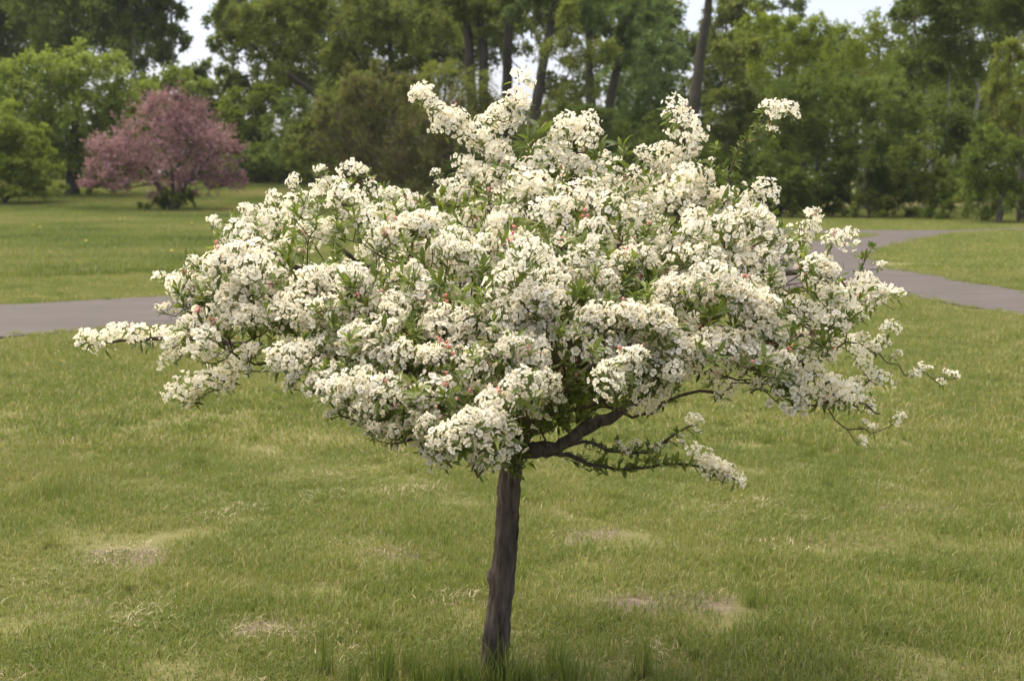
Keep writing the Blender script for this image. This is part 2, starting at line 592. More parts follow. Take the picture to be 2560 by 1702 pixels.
FIELD_EDGE = 23.6      # where the mown strip beyond the path ends and the meadow starts


def far_side(x, y):
    """left of the park beyond the path: meadow"""
    return (y > FIELD_EDGE + 0.5 * np.sin(x * 0.9) + 0.25 * np.sin(x * 2.7)) & (x < 2.5 + 0.05 * y)


x, y = wedge(rg, 2.6, 8.5, 62)
k = keep_off(x, y, rg)
zs = 0.75 + 0.75 * np.clip(1 - straw_band(x, y), 0, 1)
scatter('lawn_grass', np.stack([x, y, height(x, y)], 1)[k], lawn_near, 6, rg, 0.85, 1.2, 'short patchy lawn grass around the white blossoming tree', zs[k], [M['blade']])
x, y = wedge(rg, 8.5, 24.5, 26)
k = keep_off(x, y, rg) & ~far_side(x, y)
scatter('lawn_grass', np.stack([x, y, height(x, y)], 1)[k], lawn_far, 5, rg, 0.85, 1.2, 'short mown grass on both sides of the near stretch of path', None, [M['blade']])
# ragged edge of the path: small tufts creeping over it
k_ = np.where((path_xy[:, 1] < 46) & (np.abs(path_xy[:, 0]) < 22))[0]
k_ = np.repeat(k_, 3)
P = path_xy[k_] + rg.normal(0, 0.10, (len(k_), 2))
scatter('path_edge_grass', np.column_stack([P, np.full(len(P), 0.012)]), tuft, 5, rg, 0.5, 1.3, 'ragged grass creeping over the edges of the path', 0.45, [M['blade']])
# tufts standing out of the near lawn
x, y = wedge(rg, 2.6, 14, 7)
k = keep_off(x, y, rg, 1.0) & (np.clip(1 - straw_band(x, y), 0, 1) > rg.random(len(x)) * 0.9)
scatter('lawn_tufts', np.stack([x, y, height(x, y)], 1)[k], tuft, 5, rg, 0.45, 0.95, 'darker upright grass tufts standing out of the lawn', None, [M['blade']])
# dry clippings
x, y = wedge(rg, 2.6, 9, 20)
k = ~in_poly(x, y, path_xy) & (rg.random(len(x)) < 0.05 + 0.8 * bareness(x, y) + 0.5 * np.clip(straw_band(x, y) - 0.55, 0, 1))
P = np.stack([x, y, height(x, y)], 1)[k]
P[:, 2] += rg.uniform(0.0, 0.022, len(P)) * (1 - bareness(P[:, 0], P[:, 1]))
scatter('dry_straw', P, straw, 4, rg, 0.7, 1.2, 'dry straw clippings lying on the worn lawn', None, [M['straw']])
# long grass round the trunk foot
tb = gnd(1240, 1700)
n = 52
ang = rg.random(n) * 6.283
rad = np.abs(rg.normal(0.05, 0.22, n)) + 0.06
x, y = tb[0] + rad * np.cos(ang) * 1.35, tb[1] - 0.10 + rad * np.sin(ang) * 0.75
scatter('long_grass', np.stack([x, y, 0 * x], 1), long_tuft, 4, rg, 0.28, 0.8, 'long uncut grass round the foot of the white blossoming tree', None, [M['tall']])
# meadow and verges
x, y = wedge(rg, 22.5, 96, 5.2, 0.42)
k = far_side(x, y) & ~in_poly(x, y, path_xy)
scatter('meadow_grass', np.stack([x, y, height(x, y)], 1)[k], tall_far, 5, rg, 0.8, 1.3, 'tall meadow grass in front of the pink blossoming tree', None, [M['tall']])
x, y = wedge(rg, 24.5, 74, 6.5, 0.42)
k = ~far_side(x, y) & ~in_poly(x, y, path_xy)
edge = np.abs(y - 41) < 3
scatter('verge_grass', np.stack([x, y, height(x, y)], 1)[k], mid_far, 5, rg, 0.8, 1.25, 'grass on the island of the path fork and along the wood edge', None, [M['blade']])


# dandelions in the meadow
m, nt, out = nodes_of('dandelion_yellow')
p = N(nt, 'ShaderNodeBsdfPrincipled')
p.inputs['Base Color'].default_value = (0.75, 0.55, 0.04, 1)
p.inputs['Roughness'].default_value = 0.7
nt.links.new(p.outputs[0], out.inputs['Surface'])
M['dandelion'] = m
m, nt, out = nodes_of('dandelion_stem')
p = N(nt, 'ShaderNodeBsdfPrincipled')
p.inputs['Base Color'].default_value = (0.16, 0.2, 0.06, 1)
nt.links.new(p.outputs[0], out.inputs['Surface'])
M['dandelion_stem'] = m


def dandelion_meshes():
    bm = bmesh.new()
    r = bmesh.ops.create_cone(bm, cap_ends=True, segments=6, radius1=0.005, radius2=0.004, depth=0.17)
    bmesh.ops.translate(bm, vec=(0, 0, 0.085), verts=r['verts'])
    a = bpy.data.meshes.new('stem')
    bm.to_mesh(a)
    bm.free()
    a.materials.append(M['dandelion_stem'])
    bm = bmesh.new()
    bmesh.ops.create_icosphere(bm, subdivisions=2, radius=0.032)
    for v in bm.verts:
        v.co.z *= 0.45
        v.co *= 1 + 0.12 * math.sin(v.co.x * 900 + v.co.y * 700)
        v.co.z += 0.172
    b = bpy.data.meshes.new('flower_head')
    bm.to_mesh(b)
    bm.free()
    b.materials.append(M['dandelion'])
    return a, b


dst, dhd = dandelion_meshes()
for px, py in [(84, 568), (101, 574), (312, 549), (480, 563), (300, 552), (560, 492), (216, 612), (430, 640)]:
    g = gnd(px, py + 8)
    o = bpy.data.objects.new('dandelion', None)
    o.empty_display_size = 0.05
    COL.objects.link(o)
    o.location = (g[0], g[1], float(height(np.array(g[0]), np.array(g[1]))))
    tag(o, 'yellow dandelion standing in the meadow before the pink blossoming tree', 'flower', 'dandelions in the meadow')
    link('stem', dst, o)
    link('flower_head', dhd, o)


# ------------------------------------------------------------------ tree growing
class Skeleton:
    def __init__(self):
        self.P, self.par, self.plen, self.rmin, self.grp = [], [], [], [], []

    def add(self, p, par, rmin=0.0, grp=0):
        self.P.append(np.asarray(p, float))
        self.par.append(par)
        self.plen.append(0 if par < 0 else self.plen[par] + float(np.linalg.norm(self.P[-1] - self.P[par])))
        self.rmin.append(rmin)
        self.grp.append(grp)
        return len(self.P) - 1

    def poly(self, pts, radii, par, grp, step, rng=None, wob=0.0):
        """add a polyline of given points; returns the list of node ids"""
        ids = []
        pts = [np.asarray(p, float) for p in pts]
        # Catmull-Rom
        ext = [2 * pts[0] - pts[1]] + pts + [2 * pts[-1] - pts[-2]]
        for i in range(len(pts) - 1):
            p0, p1, p2, p3 = ext[i:i + 4]
            L = np.linalg.norm(p2 - p1)
            k = max(1, int(L / step))
            for j in range(1 if (i or par >= 0) else 0, k + 1):
                t = j / k
                q = 0.5 * (2 * p1 + (p2 - p0) * t + (2 * p0 - 5 * p1 + 4 * p2 - p3) * t * t + (3 * p1 - p0 - 3 * p2 + p3) * t ** 3)
                if rng is not None and wob:
                    q = q + rng.normal(0, wob, 3)
                par = self.add(q, par, radii[i] + (radii[i + 1] - radii[i]) * t, grp)
                ids.append(par)
        return ids

    def attach(self, targets, step, alpha, rng, wob=0.1, sag=0.0, allowed=None, inherit=True):
        """connect every target to the cheapest node already there; returns the tip node ids"""
        tips = np.full(len(targets), -1)
        root = self.P[0]
        order = np.argsort(np.linalg.norm(targets - root, axis=1))
        for k in order:
            T = targets[k]
            A = np.array(self.P)
            pl = np.array(self.plen)
            c = np.linalg.norm(A - T, axis=1) + alpha * pl
            if allowed is not None:
                c[:allowed] += 5
            b = int(np.argmin(c))
            d = T - A[b]
            L = float(np.linalg.norm(d))
            n = max(1, int(round(L / step)))
            pb = self.par[b]
            pdir = unit(A[b] - A[pb]) if pb >= 0 else unit(d)
            ctrl = A[b] + pdir * L * 0.32 + np.array([0, 0, -sag * L])
            prev = b
            for j in range(1, n + 1):
                t = j / n
                q = (1 - t) ** 2 * A[b] + 2 * t * (1 - t) * ctrl + t * t * T
                if j < n:
                    q = q + rng.normal(0, wob * step, 3)
                prev = self.add(q, prev, 0.0, self.grp[b])
            tips[k] = prev
        return tips

    def radii(self, rtip, e):
        n = len(self.P)
        cnt = np.zeros(n)
        has = np.zeros(n, bool)
        for i in range(n):
            if self.par[i] >= 0:
                has[self.par[i]] = True
        cnt[~has] = 1
        for i in range(n - 1, -1, -1):
            if self.par[i] >= 0:
                cnt[self.par[i]] += cnt[i]
        self.cnt = cnt
        return np.maximum(rtip * cnt ** e, np.array(self.rmin))

    def chains(self):
        n = len(self.P)
        kids = [[] for _ in range(n)]
        for i in range(n):
            if self.par[i] >= 0:
                kids[self.par[i]].append(i)
        out = []
        stack = [i for i in range(n) if self.par[i] < 0]
        starts = [(s, [s]) for s in stack]
        while starts:
            s, ch = starts.pop()
            cur = s
            while kids[cur]:
                ks = sorted(kids[cur], key=lambda q: -(self.cnt[q] + 1000 * self.rmin[q]))
                for q in ks[1:]:
                    starts.append((q, [cur, q]))
                cur = ks[0]
                ch.append(cur)
            out.append(ch)
        return out


def tube(P, R, sides):
    P = np.asarray(P, float)
    n = len(P)
    T = np.gradient(P, axis=0) if n > 2 else np.repeat((P[-1] - P[0])[None], n, 0)
    T = unit(T)
    a = np.array([1.0, 0, 0]) if abs(T[0][0]) < 0.8 else np.array([0, 1.0, 0])
    U = np.zeros((n, 3))
    u = unit(np.cross(T[0], a))
    for i in range(n):
        u = unit(u - T[i] * np.dot(u, T[i]))
        U[i] = u
    Wv = np.cross(T, U)
    th = np.arange(sides) * 2 * np.pi / sides
    V = P[:, None, :] + R[:, None, None] * (np.cos(th)[None, :, None] * U[:, None, :] + np.sin(th)[None, :, None] * Wv[:, None, :])
    V = V.reshape(-1, 3)
    i = np.arange(n - 1)[:, None] * sides
    j = np.arange(sides)[None, :]
    j2 = (j + 1) % sides
    Q = np.stack([i + j, i + j2, i + sides + j2, i + sides + j], -1).reshape(-1, 4)
    # close the tip
    V = np.vstack([V, P[-1] + T[-1] * R[-1] * 0.6])
    tipi = len(V) - 1
    base = (n - 1) * sides
    Tr = np.stack([base + np.arange(sides), base + (np.arange(sides) + 1) % sides, np.full(sides, tipi)], 1)
    return V, Q, Tr


def tubes_mesh(name, sk, R, chs, mats, sides_fn, off=np.zeros(3), mat_fn=None):
    Vs, Qs, Ts, mq, mt = [], [], [], [], []
    o = 0
    for ch in chs:
        P = np.array([sk.P[i] for i in ch]) - off
        r = R[ch].copy()
        if len(ch) > 1 and sk.par[ch[0]] >= 0 or len(ch) > 1:
            r[0] = min(r[0], r[1] * 1.15)
        if len(P) < 2:
            continue
        s = sides_fn(r.max())
        V, Q, T = tube(P, r, s)
        Vs.append(V)
        Qs.append(Q + o)
        Ts.append(T + o)
        k = mat_fn(r.max()) if mat_fn else 0
        mq.append(np.full(len(Q), k))
        mt.append(np.full(len(T), k))
        o += len(V)
    return mesh_np(name, np.vstack(Vs), [np.vstack(Qs), np.vstack(Ts)], mats, midx=np.concatenate(mq + mt), smooth_sh=True)


def leaf_faces(P, D, U, L, Wd, fold=0.25):
    """rhombic leaves folded on the midrib: base P, axis D, rough up U"""
    D = unit(D)
    S = unit(np.cross(D, U))
    Nn = np.cross(S, D)
    L = L[:, None]
    Wd = Wd[:, None]
    c = P + D * L * 0.48
    V = np.stack([P, c + S * Wd * 0.5 + Nn * Wd * fold, P + D * L, c - S * Wd * 0.5 + Nn * Wd * fold], 1).reshape(-1, 3)
    k = (np.arange(len(P)) * 4)[:, None]
    return V, np.vstack([k + np.array([[0, 1, 2]]), k + np.array([[0, 2, 3]])])


STYLE = {  # leaf length, width (share of distance), spray length, droop, upward pull, clumps, leaf jitter, outward
    'broad': dict(L=0.0021, W=0.0014, spray=0.42, droop=0.15, up=0.15, out=0.7, jit=0.9),
    'airy': dict(L=0.0021, W=0.0015, spray=0.38, droop=0.3, up=0.05, out=0.5, jit=1.0),
    'willow': dict(L=0.0030, W=0.0008, spray=0.60, droop=0.75, up=0.1, out=0.7, jit=0.5),
    'layer': dict(L=0.0022, W=0.0012, spray=0.50, droop=0.20, up=-0.05, out=1.0, jit=0.5),
    'spike': dict(L=0.0019, W=0.0013, spray=0.68, droop=0.0, up=0.65, out=0.8, jit=0.6),
    'twig': dict(L=0.0022, W=0.0007, spray=0.65, droop=0.05, up=0.8, out=0.5, jit=0.6),
}


def make_tree(name, label, cat, Y, blobs, style, fol, bark, seed, base=None, trunk=None, tr=0.16, dens=1.0, group=None,
              size=1.0, fleck=None, twigs=0.0, extra_trunks=(), clump=1.0, depth=0.8):
    """blobs: crown masses as (px, py, rx, ry) seen at distance Y; trunk: list of (px, py) at that distance"""
    rng = np.random.default_rng(seed)
    st = STYLE[style]
    mpp = Y / FPX
    bl = []
    for b in blobs:
        c = at(b[0], b[1], Y + (b[4] if len(b) > 4 else 0.0))
        bl.append((c, b[2] * mpp, b[2] * mpp * depth, b[3] * mpp))
    if base is None:
        base = np.mean([b[0] for b in blobs])
    bx = at(base, 500, Y)[0]
    root = np.array([bx, Y, height(np.array(bx), np.array(Y)) - 0.05])
    sk = Skeleton()
    if trunk:
        pts = [root] + [at(px, py, Y + (0.3 * k)) for k, (px, py) in enumerate(trunk)]
    else:
        c0 = min(bl, key=lambda b: b[0][2] + 0.3 * abs(b[0][0] - bx))[0]
        zc = max(c0[2], root[2] + 0.6)
        pts = [root, root * [1, 1, 0] + np.array([rng.normal(0, .1), rng.normal(0, .1), root[2] + (zc - root[2]) * 0.5]),
               np.array([(bx + c0[0]) / 2, Y + rng.normal(0, .2), zc])]
    k = len(pts)
    radii = [tr * (1 - 0.6 * i / (k - 1)) for i in range(k)]
    radii[0] *= 1.2
    sk.poly(pts, radii, -1, 0, 0.35, rng, 0.02)
    sk.P[0] = root
    for et in extra_trunks:
        pts2 = [root + np.array([rng.normal(0, .2), .1, 0])] + [at(px, py, Y + 0.2 * q) for q, (px, py) in enumerate(et)]
        sk.poly(pts2, [tr * 0.8] + [tr * (0.75 - 0.5 * i / len(et)) for i in range(len(et))], 0, 0, 0.35, rng, 0.02)
    # clumps
    C, CR, CD = [], [], []
    for (c, rx, ry, rz) in bl:
        px_area = math.pi * (rx / mpp / 2.5) * (rz / mpp / 2.5)
        nc = max(8, int(px_area / 150 / clump))
        d = unit(rng.normal(0, 1, (nc, 3)))
        rr = (0.35 + 0.60 * rng.random(nc) ** 0.6)[:, None]
        d[:, 2] = np.where(d[:, 2] < -0.55, -d[:, 2] * 0.5, d[:, 2])
        pos = c + d * rr * np.array([rx, ry, rz])
        C.append(pos)
        CR.append(np.full(nc, (rx * ry * rz) ** (1 / 3) * 0.42))
        CD.append(unit(d * np.array([1, 1, 0.9])))
    C, CR, CD = np.vstack(C), np.concatenate(CR), np.vstack(CD)
    gz = height(C[:, 0], C[:, 1])
    C[:, 2] = np.maximum(C[:, 2], gz + 0.25 * CR + 0.1)
    sk.attach(C, 0.45, 0.25, rng, 0.12)
    R = sk.radii(0.010, 0.5)
    R = np.minimum(R, np.maximum(tr, np.array(sk.rmin)))
    # leaves on sprays
    area = sum(math.pi * (b[1] / mpp / 2.5) * (b[3] / mpp / 2.5) for b in bl)
    nl = int(area / 6.0 * 5.1 * dens * (1.35 if style == 'airy' else 1.0))
    nsp = max(len(C) * 5, nl // 9)
    ci = rng.integers(0, len(C), nsp)
    d = unit(CD[ci] * st['out'] + rng.normal(0, 0.75, (nsp, 3)) + np.array([0, 0, st['up']]))
    ln = CR[ci] * st['spray'] * 2 * rng.uniform(0.5, 1.25, nsp)
    if style == 'layer':
        d[:, 2] *= 0.25
        d = unit(d)
    per = max(2, nl // nsp)
    s_i = np.repeat(np.arange(nsp), per)
    t = rng.uniform(0.1, 1.0, len(s_i)) ** 0.8
    P = C[ci][s_i] + d[s_i] * (ln[s_i] * t)[:, None]
    P[:, 2] -= st['droop'] * ln[s_i] * t * t
    size *= 0.98 if Y < 83 else 1.3
    LL = st['L'] * Y * size
    P += rng.normal(0, LL * 0.35, P.shape)
    ax = d[s_i] - np.array([0, 0, 1.4]) * (st['droop'] * t)[:, None] + rng.normal(0, st['jit'], P.shape) * 0.8
    U = np.array([0, 0, 1.0]) + rng.normal(0, 0.55, P.shape) + CD[ci][s_i] * 0.5
    L = LL * rng.uniform(0.6, 1.35, len(P))
    Wd = st['W'] * Y * size * rng.uniform(0.6, 1.3, len(P))
    ok = P[:, 2] > height(P[:, 0], P[:, 1]) + 0.03
    P, ax, U, L, Wd, ss = P[ok], ax[ok], U[ok], L[ok], Wd[ok], s_i[ok]
    cl_t = rng.normal(0, 0.13, len(C))
    tint = np.clip(0.5 + cl_t[ci][ss] + rng.normal(0, 0.12, len(P)), 0, 1)
    Vl, Fl = leaf_faces(P - root, ax, U, L, Wd)
    mats = [M[fol]]
    mi = np.zeros(len(Fl), int)
    if fleck:
        mats.append(M[fleck[0]])
        fl = (rng.random(len(P)) < fleck[1])
        mi = np.concatenate([fl, fl]).astype(int)
    rt = bpy.data.objects.new(name, None)
    rt.empty_display_size = 0.3
    COL.objects.link(rt)
    rt.location = root
    tag(rt, label, cat, group)
    chs = sk.chains()
    if twigs:
        # fine bare twigs along part of the sprays
        keep = rng.random(nsp) < twigs
        for q in np.where(keep)[0]:
            a = C[ci[q]]
            b = a + d[q] * ln[q] * 1.1
            b[2] -= st['droop'] * ln[q] * 1.1
            i0 = sk.add(a, -1)
            mid = (a + b) / 2 + rng.normal(0, 0.06 * ln[q], 3)
            i1 = sk.add(mid, i0)
            i2 = sk.add(b, i1)
            chs.append([i0, i1, i2])
        R = np.concatenate([R, np.full(len(sk.P) - len(R), 0.00028 * Y)])
    tm = tubes_mesh('trunk', sk, R, chs, [M[bark]], lambda r: 10 if r > 0.1 else (6 if r > 0.04 else 3), root)
    link('trunk', tm, rt)
    cr = link('crown', mesh_np('crown', Vl, [Fl], mats, midx=mi, tint=np.repeat(tint, 4)), rt)
    return rt


# --- far rows first
T = make_tree
GW = 'trees of the wood behind the lawn'
GP = 'tall trees behind the blossoming bushes'
T('tall_tree', 'dark thin-leaved tall tree behind the white-flecked bush', 'tree', 104, [(20, 30, 120, 130), (60, 150, 90, 80), (-90, 60, 120, 150)], 'airy', 'f_mid', 'bark_grey', 1, dens=0.95, group=GP, tr=0.3)
T('poplar_tree', 'broad mid-green poplar rising behind the white-flecked bush', 'tree', 98, [(180, 40, 130, 120), (260, -40, 130, 90), (220, 140, 110, 70), (130, -60, 110, 90)], 'broad', 'f_mid', 'bark_grey', 2, dens=1.2, group=GP, tr=0.3)
T('poplar_tree', 'poplar with several slim pale bare trunks above the pink tree', 'tree', 94, [(385, 20, 80, 90), (425, 90, 55, 50), (340, -60, 110, 70), (440, -30, 45, 60), (395, 150, 60, 40), (320, 90, 90, 80), (300, 10, 90, 70)], 'airy', 'f_mid', 'bark_pale', 3,
  base=352, trunk=[(360, 200), (368, 90), (372, 10), (390, -80)], extra_trunks=[[(338, 200), (334, 90), (322, -20), (318, -80)], [(425, 200), (428, 60), (432, -60)]], tr=0.17, dens=0.9, group=GP)
T('young_tree', 'small light-green tree in the sky gap beside the tan post', 'tree', 108, [(520, 175, 45, 35), (560, 200, 40, 40), (480, 195, 40, 30)], 'airy', 'f_mid', 'bark_grey', 4, dens=0.8, tr=0.12)
T('green_shrub', 'rounded yellow-green shrub rising behind the pink blossoming tree', 'shrub', 92, [(440, 250, 110, 85), (500, 290, 90, 80), (400, 330, 90, 90)], 'broad', 'f_bush', 'bark_grey', 5, dens=1.3)
T('green_shrub', 'bright yellow-green shrub under the leaning willow limb', 'shrub', 90, [(645, 290, 90, 75), (690, 240, 60, 60), (600, 340, 80, 80), (650, 390, 90, 60)], 'broad', 'f_bright', 'bark_grey', 6, dens=1.3)
T('green_shrub', 'low dark-green shrub at the meadow edge beside the pink tree', 'shrub', 86, [(690, 410, 120, 55), (620, 430, 70, 38), (790, 420, 90, 60)], 'broad', 'f_mid', 'bark_grey', 7, dens=1.4)
T('green_shrub', 'shaded olive shrub below the leaning willow trunk', 'shrub', 82, [(760, 330, 110, 100), (830, 400, 100, 90)], 'broad', 'f_dark', 'bark_dark', 8, dens=1.4)

# --- second row behind the willows
GB = 'trees of the row behind the dark trunks'
T('background_tree', 'olive tree filling the gap behind the leaning willow crown', 'tree', 92, [(660, 120, 110, 90), (760, 230, 110, 90), (600, 220, 70, 60), (840, 180, 100, 90)], 'airy', 'f_olive', 'bark_dark', 60, dens=0.75, group=GB)
T('background_tree', 'dusky tree behind the two willows', 'tree', 90, [(900, 210, 120, 100), (1010, 270, 110, 90), (880, 330, 120, 90), (960, 90, 100, 80)], 'airy', 'f_dark', 'bark_dark', 61, dens=0.9, group=GB)
T('background_tree', 'thin tree behind the thick straight trunk', 'tree', 88, [(1130, 90, 90, 80), (1210, 40, 90, 70), (1180, 320, 130, 70), (1330, 330, 110, 70), (1290, 20, 80, 60)], 'airy', 'f_olive', 'bark_dark', 62, dens=0.7, group=GB)
T('background_tree', 'green tree behind the weeping willow', 'tree', 89, [(1400, 40, 110, 80), (1480, 330, 120, 80), (1500, 200, 70, 80), (1530, 60, 80, 70)], 'airy', 'f_mid', 'bark_dark', 63, dens=0.75, group=GB)
T('background_tree', 'cool green tree behind the slanting limb', 'tree', 86, [(1610, 60, 90, 80), (1680, 160, 70, 80), (1600, 330, 110, 90), (1700, 320, 100, 90), (1640, 230, 90, 80)], 'airy', 'f_cool', 'bark_dark', 64, dens=0.55, group=GB)
T('background_tree', 'fine-twigged thin tree in the sky gap by the bare stem', 'tree', 84, [(1820, 60, 70, 70), (1790, 180, 80, 80), (1860, 20, 50, 50)], 'airy', 'f_olive', 'bark_grey', 65, dens=0.7, twigs=0.35, group=GB)

T('background_tree', 'leafy tree closing the view between the leaning willow and the upright one', 'tree', 96, [(580, 60, 60, 60), (700, 60, 120, 90), (820, 90, 120, 100), (950, 30, 120, 90)], 'airy', 'f_mid', 'bark_dark', 66, dens=0.7, group=GB)
T('background_tree', 'leafy tree closing the view above the pale willow shrub', 'tree', 97, [(1060, 50, 110, 90), (1110, 160, 100, 90), (1180, 60, 90, 80)], 'airy', 'f_olive', 'bark_dark', 67, dens=0.7, group=GB)
T('background_tree', 'leafy tree closing the view above the weeping willow', 'tree', 95, [(1340, 50, 100, 80), (1460, 30, 110, 80), (1580, 30, 110, 80), (1660, 40, 70, 80), (1620, 180, 90, 80)], 'airy', 'f_olive', 'bark_dark', 68, dens=0.5, group=GB)
T('background_tree', 'leafy tree showing through behind the bright-topped tree', 'tree', 92, [(1850, 130, 80, 70), (1940, 130, 110, 80), (2060, 150, 110, 70), (2180, 150, 100, 60)], 'broad', 'f_mid', 'bark_dark', 69, dens=0.8, group=GB)
T('background_tree', 'leafy tree filling the wood behind the aspen crown', 'tree', 90, [(2320, 60, 110, 90), (2440, 80, 110, 110), (2560, 60, 110, 110), (2300, 180, 110, 90)], 'broad', 'f_mid', 'bark_dark', 70, dens=0.8, group=GB)
T('background_tree', 'leafy tree behind the poplars over the white-flecked bush', 'tree', 116, [(60, 80, 140, 110), (200, 90, 140, 110), (330, 120, 100, 90), (120, -20, 140, 80), (290, 0, 120, 80)], 'broad', 'f_mid', 'bark_dark', 71, dens=0.8, group=GB)

for i, (nm, bl_, fo) in enumerate([
        ('high fine-leaved tree behind the top of the leaning willow', [(640, 20, 90, 70), (720, 110, 90, 70), (590, -30, 60, 60)], 'f_olive'),
        ('high fine-leaved tree behind the upright willow limbs', [(850, 10, 110, 70), (970, 100, 90, 80), (900, -50, 110, 50)], 'f_olive'),
        ('high fine-leaved tree behind the straight cottonwood', [(1090, 10, 100, 70), (1190, 120, 80, 80), (1240, -20, 90, 60)], 'f_mid'),
        ('high fine-leaved tree behind the leaning cottonwood', [(1330, -10, 80, 70), (1310, 110, 70, 80), (1430, -20, 90, 60), (1400, 230, 80, 80), (1240, 90, 60, 90), (1420, 100, 70, 80)], 'f_olive'),
        ('high fine-leaved tree behind the forked cottonwood', [(1530, 0, 90, 70), (1610, 110, 80, 70), (1660, 10, 60, 70), (1540, 150, 70, 70), (1690, 120, 60, 80)], 'f_mid'),
        ('high fine-leaved tree beyond the bare-stemmed cottonwood', [(1850, 30, 70, 60), (1900, 90, 80, 60), (1830, 180, 80, 70), (1750, 260, 80, 70), (1960, 30, 60, 50), (1780, 120, 60, 70)], 'f_mid')]):
    T('background_tree', nm, 'tree', 101 + i, bl_, 'airy', fo, 'bark_dark', 240 + i, dens=0.8, group=GB, size=0.85)

# --- willows and cottonwoods in the middle
T('leaning_willow', 'big willow with a dark trunk leaning far over the shrubs', 'tree', 70,
  [(620, 60, 90, 80), (720, 40, 110, 90), (565, 130, 50, 50), (830, 40, 110, 90), (700, 160, 90, 50), (800, 150, 80, 60), (560, 30, 40, 60)], 'airy', 'f_olive', 'bark_dark', 9,
  base=985, trunk=[(930, 400), (850, 305), (770, 220), (680, 165), (620, 95)], tr=0.20, dens=0.75, depth=0.6)
T('willow_tree', 'upright dark-limbed willow beside the leaning one', 'tree', 73,
  [(940, 30, 130, 100), (1030, 80, 110, 90), (1000, 180, 90, 80), (880, 140, 60, 70), (930, 260, 120, 80)], 'airy', 'f_olive', 'bark_dark', 10,
  base=945, trunk=[(935, 400), (915, 210), (870, 110), (830, 20)], extra_trunks=[[(985, 300), (975, 120), (960, -60)]], tr=0.26, dens=0.85, depth=0.6)
T('willow_shrub', 'pale yellow-green willow shrub among dark trunks', 'shrub', 63, [(1080, 200, 75, 60), (1150, 230, 85, 75), (1100, 290, 90, 70), (1210, 260, 45, 60)], 'willow', 'f_willow', 'bark_dark', 11, dens=1.0, twigs=0.1)
T('twiggy_shrub', 'brown half-bare twiggy shrub at the foot of the willows', 'shrub', 61, [(880, 370, 90, 85), (960, 300, 90, 80), (930, 430, 120, 60), (850, 450, 70, 40), (960, 470, 110, 40), (830, 330, 60, 70), (900, 270, 60, 60), (870, 225, 26, 55), (945, 205, 28, 65), (1015, 225, 26, 55), (800, 290, 24, 50)], 'twig', 'f_brown', 'twiggy', 12, dens=1.0, twigs=0.5)
T('twiggy_shrub', 'brownish twiggy shrub hidden partly by the white blossoms', 'shrub', 60, [(1050, 380, 90, 80), (1110, 320, 80, 70), (1040, 450, 120, 60), (1060, 490, 110, 30), (1130, 420, 80, 80)], 'twig', 'f_brown', 'twiggy', 13, dens=1.1, twigs=0.5)
T('olive_shrub', 'tall loose olive shrub with thin branches under the leaning trunk', 'shrub', 62.5, [(830, 290, 80, 70), (770, 350, 70, 70), (900, 240, 90, 60), (1000, 250, 80, 60), (800, 420, 80, 55)], 'airy', 'f_olive', 'twiggy', 72, dens=0.6, twigs=0.25)
T('cottonwood_tree', 'cottonwood with a thick straight dark trunk', 'tree', 66, [(1190, -30, 130, 70), (1120, 20, 100, 60), (1290, -60, 110, 60), (1200, 60, 60, 60)], 'airy', 'f_olive', 'bark_dark', 14,
  base=1262, trunk=[(1263, 380), (1268, 200), (1272, 60), (1276, -70)], extra_trunks=[[(1215, 330), (1208, 130), (1195, -40)], [(1190, 330), (1172, 120), (1160, -40)]], tr=0.36, dens=0.9, depth=0.6)
T('cottonwood_tree', 'dark cottonwood trunk leaning between two straighter ones', 'tree', 64, [(1400, -40, 130, 70), (1330, 10, 90, 50), (1460, 10, 80, 60)], 'airy', 'f_cool', 'bark_dark', 15,
  base=1330, trunk=[(1336, 320), (1352, 190), (1376, 70), (1400, -80)], tr=0.32, dens=0.8, depth=0.6)
T('cottonwood_tree', 'cottonwood whose stem forks into a slanting limb over the willow', 'tree', 67, [(1540, -20, 130, 80), (1480, 60, 70, 70), (1600, 70, 80, 70), (1560, 130, 90, 60)], 'airy', 'f_cool', 'bark_dark', 16,
  base=1478, trunk=[(1478, 380), (1474, 200), (1470, 60), (1462, -70)], extra_trunks=[[(1525, 260), (1556, 120), (1590, -10), (1610, -80)]], tr=0.29, dens=0.75, depth=0.6)
T('willow_tree', 'bright yellow-green weeping willow in front of dark trunks', 'tree', 61, [(1420, 80, 50, 50), (1390, 130, 55, 50), (1440, 160, 65, 55), (1500, 130, 45, 50), (1440, 240, 60, 70), (1400, 310, 60, 80), (1425, 25, 25, 30)], 'willow', 'f_willow', 'bark_dark', 17, base=1440, dens=0.85, depth=0.6)
T('airy_tree', 'thin bluish-green tree with sky showing through its leaves', 'tree', 72, [(1640, 130, 90, 80), (1590, 220, 100, 80), (1680, 230, 80, 80), (1640, 320, 110, 80), (1560, 320, 90, 70)], 'airy', 'f_cool', 'bark_grey', 18, dens=0.6)
T('tall_cottonwood', 'tall bare-stemmed cottonwood standing apart, slightly bent', 'tree', 58, [(1850, -70, 110, 50), (1760, -90, 120, 50), (1690, -60, 70, 50)], 'airy', 'f_mid', 'bark_dark', 19,
  base=1722, trunk=[(1728, 380), (1738, 250), (1752, 130), (1772, 10), (1786, -90)], tr=0.31, dens=0.6, twigs=0.4, depth=0.6)
T('dark_shrub', 'dark shady shrub behind the topmost blossom sprays', 'shrub', 59, [(1480, 380, 110, 90), (1380, 420, 110, 80), (1560, 430, 110, 80), (1470, 300, 90, 50), (1290, 420, 90, 80), (1180, 440, 100, 80)], 'broad', 'f_dark', 'bark_dark', 20, dens=1.3)
